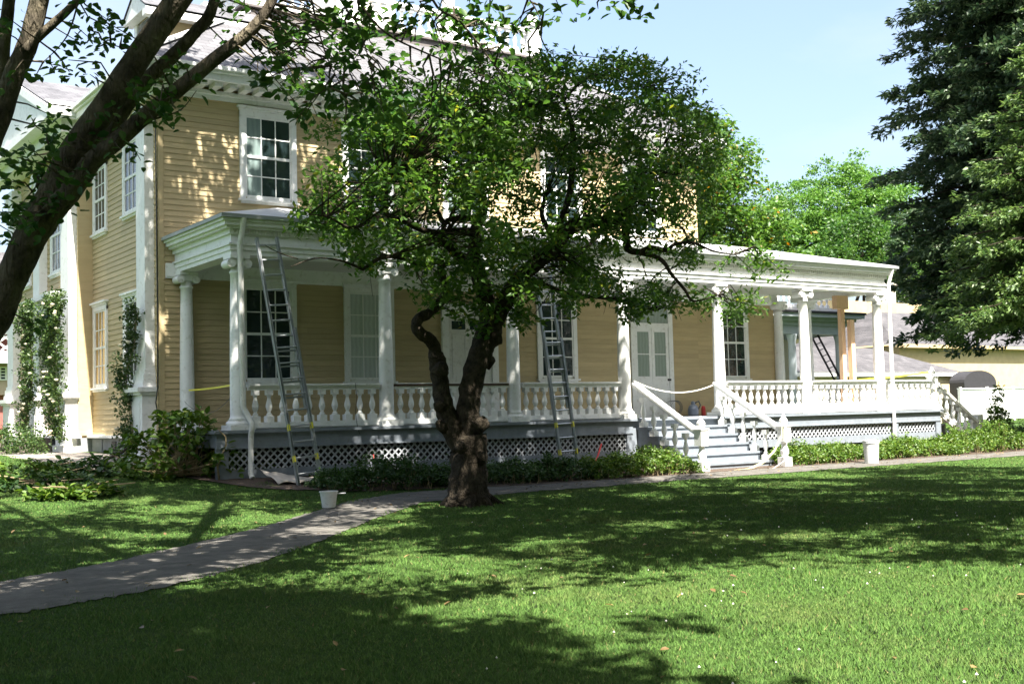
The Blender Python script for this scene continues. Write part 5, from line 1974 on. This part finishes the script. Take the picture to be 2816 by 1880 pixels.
# nearer yellow gable house
nh = thing('yellow_cottage', 'yellow stucco cottage with grey hip roof half hidden by the linden', 'cottage', (66, 47, .8))
a = Q(2478, 958, 48)
b_ = Q(2700, 938, 48)
wz = (a[2] + b_[2]) / 2
MB().box(a[0] + .6, b_[0] + 12, 48.6, 58, .3, wz - .02).build('wall', M['stucco'], nh)
ap_ = Q(2600, 895, 51)
MB().add([(a[0] - .3, 48, wz), (b_[0] + 14, 48, wz), (b_[0] + 10, 53, wz + 2.6), (a[0] + 3.6, 53, wz + 2.6), (a[0] - .3, 58.5, wz)], [(0, 1, 2, 3), (0, 3, 4)]).build('roof', M['shingle'], nh)
MB().box(a[0] - .32, b_[0] + 14, 48.02, 48.2, wz - .22, wz - .03).build('eave_board', M['stucco'], nh)
# low shed with the grey roof
sh = thing('low_shed', 'low cream shed with a pale grey sloping roof behind the railing', 'shed', (52, 44, .8))
a = Q(2155, 1025, 43)
b_ = Q(2645, 1022, 43)
ze = b_[2]
zr = Q(2400, 957, 47)[2]
MB().box(a[0], b_[0], 43.3, 50, .3, ze - .1).build('wall', M['stucco_pale'], sh)
MB().add([(a[0], 43, ze), (b_[0], 43, ze), (b_[0] - 3.0, 47, zr), (a[0], 47, zr), (b_[0], 51, ze), (a[0], 51, ze)], [(0, 1, 2, 3), (1, 4, 2), (3, 2, 4, 5)]).build('roof', M['shingle'], sh)
MB().box(a[0], b_[0], 43.02, 43.2, ze - .25, ze - .02).build('fascia', M['white'], sh)
# dark round topped cover
q = MB()
a = Q(2636, 1070, 42)
b_ = Q(2722, 1025, 42)
w_ = b_[0] - a[0]
bz_ = Q(2636, 1052, 42)[2]
top_ = Q(2670, 1019, 42)[2]
poly = [(0, .8), (w_, .8)] + [(w_ / 2 + w_ / 2 * math.cos(t), bz_ + (top_ - bz_) * math.sin(t)) for t in np.linspace(0, math.pi, 14)]
q.prism(poly, lambda u, v: (a[0] + u, 41.6, v), lambda u, v: (a[0] + u, 42.6, v))
q.build('garden_cover', M['charcoal'], None, origin=(a[0], 42, .9), label='dark grey round topped cover standing beside the low shed', category='cover')
# white fence at right
fa = Q(2636, 1070, 38)
fc = thing('white_fence', 'bright white board fence on the lawn edge at far right', 'fence', (fa[0], 38, .8))
fz0, fz1 = .45, fa[2]
MB().box(fa[0], fa[0] + 26, 38, 38.06, fz0 + .1, fz1).box(fa[0], fa[0] + 26, 37.95, 38.1, fz1, fz1 + .06).build('boards', M['fence_white'], fc)
for i in range(11):
    MB().box(fa[0] + i * 2.4, fa[0] + .14 + i * 2.4, 37.9, 37.99, fz0, fz1 + .12).build('post', M['fence_white'], fc)
m_ = MB().lathe([(.16, 0), (.2, .12), (.21, .3), (.24, .34), (.2, .36)], (34.6, 21.9, float(ground(34.6, 21.9))), 18)
m_.build('flower_pot', M['rosered'], None, origin=(34.6, 21.9, .2), label='blurred red brown pot at the foot of the end steps', category='plant pot')

# ------------------------------------------------------------------ neighbour house at far left
nb = thing('neighbour_house', 'red brown neighbouring house with white lattice balcony at far left', 'house', (6, 70, 1))
a, b_ = atY(-60, 1100, 70), atY(60, 1100, 70)
x0, x1 = a[0] - 8, b_[0] + 4
zA = lambda y: atY(20, y, 70)[2]
MB().box(x0, x1, 70.6, 82, .5, zA(905)).build('wall', M['rosered'], nb)
MB().box(x0 - .6, x1 + .6, 69.0, 70.6, zA(1000), zA(985)).box(x0 - .6, x1 + .6, 69, 69.2, zA(985), zA(968)).box(x0 - .6, x1 + .6, 69, 69.25, zA(922), zA(914)).build('balcony', M['white'], nb)
m_ = MB()
sp = .75
for i in range(40):
    xa = x0 + i * sp
    m_.bar((xa, 69.1, zA(966)), (xa + 1.2, 69.1, zA(922)), .05, .1)
    m_.bar((xa + 1.2, 69.15, zA(966)), (xa, 69.15, zA(922)), .05, .1)
m_.build('balcony_lattice', M['white'], nb)
MB().box(x0 - .5, x1 + .5, 70.2, 70.6, zA(1085), zA(1002)).build('lower_front', M['tan'], nb)
for i in range(12):
    xx = x0 + .8 + i * 1.5
    w2 = MB().box(xx, xx + 1.2, 70.1, 70.2, zA(1045), zA(1008))
    wo = w2.build('window', M['white'], nb)
    g2 = MB()
    for u_ in range(4):
        for v_ in range(4):
            h_ = (zA(1010) - zA(1043)) / 4
            g2.box(xx + .08 + u_ * .27, xx + .29 + u_ * .27, 70.08, 70.1, zA(1043) + v_ * h_ + .03, zA(1043) + (v_ + 1) * h_ - .03)
    g2.build('pane', M['glass'], wo)
zr0, zr1 = zA(880), zA(800)
MB().add([(x0 - 1, 68.6, zr0), (x1 + 1, 68.6, zr0), (x1 + 1, 76, zr1 + 3), (x0 - 1, 76, zr1 + 3), (x0 - 1, 83, zr0), (x1 + 1, 83, zr0)], [(0, 1, 2, 3), (3, 2, 5, 4)]).build('roof', M['shingle'], nb)
MB().box(x0 - 1, x1 + 1, 68.7, 68.9, zr0 - .4, zr0 - .02).build('eave_board', M['white'], nb)
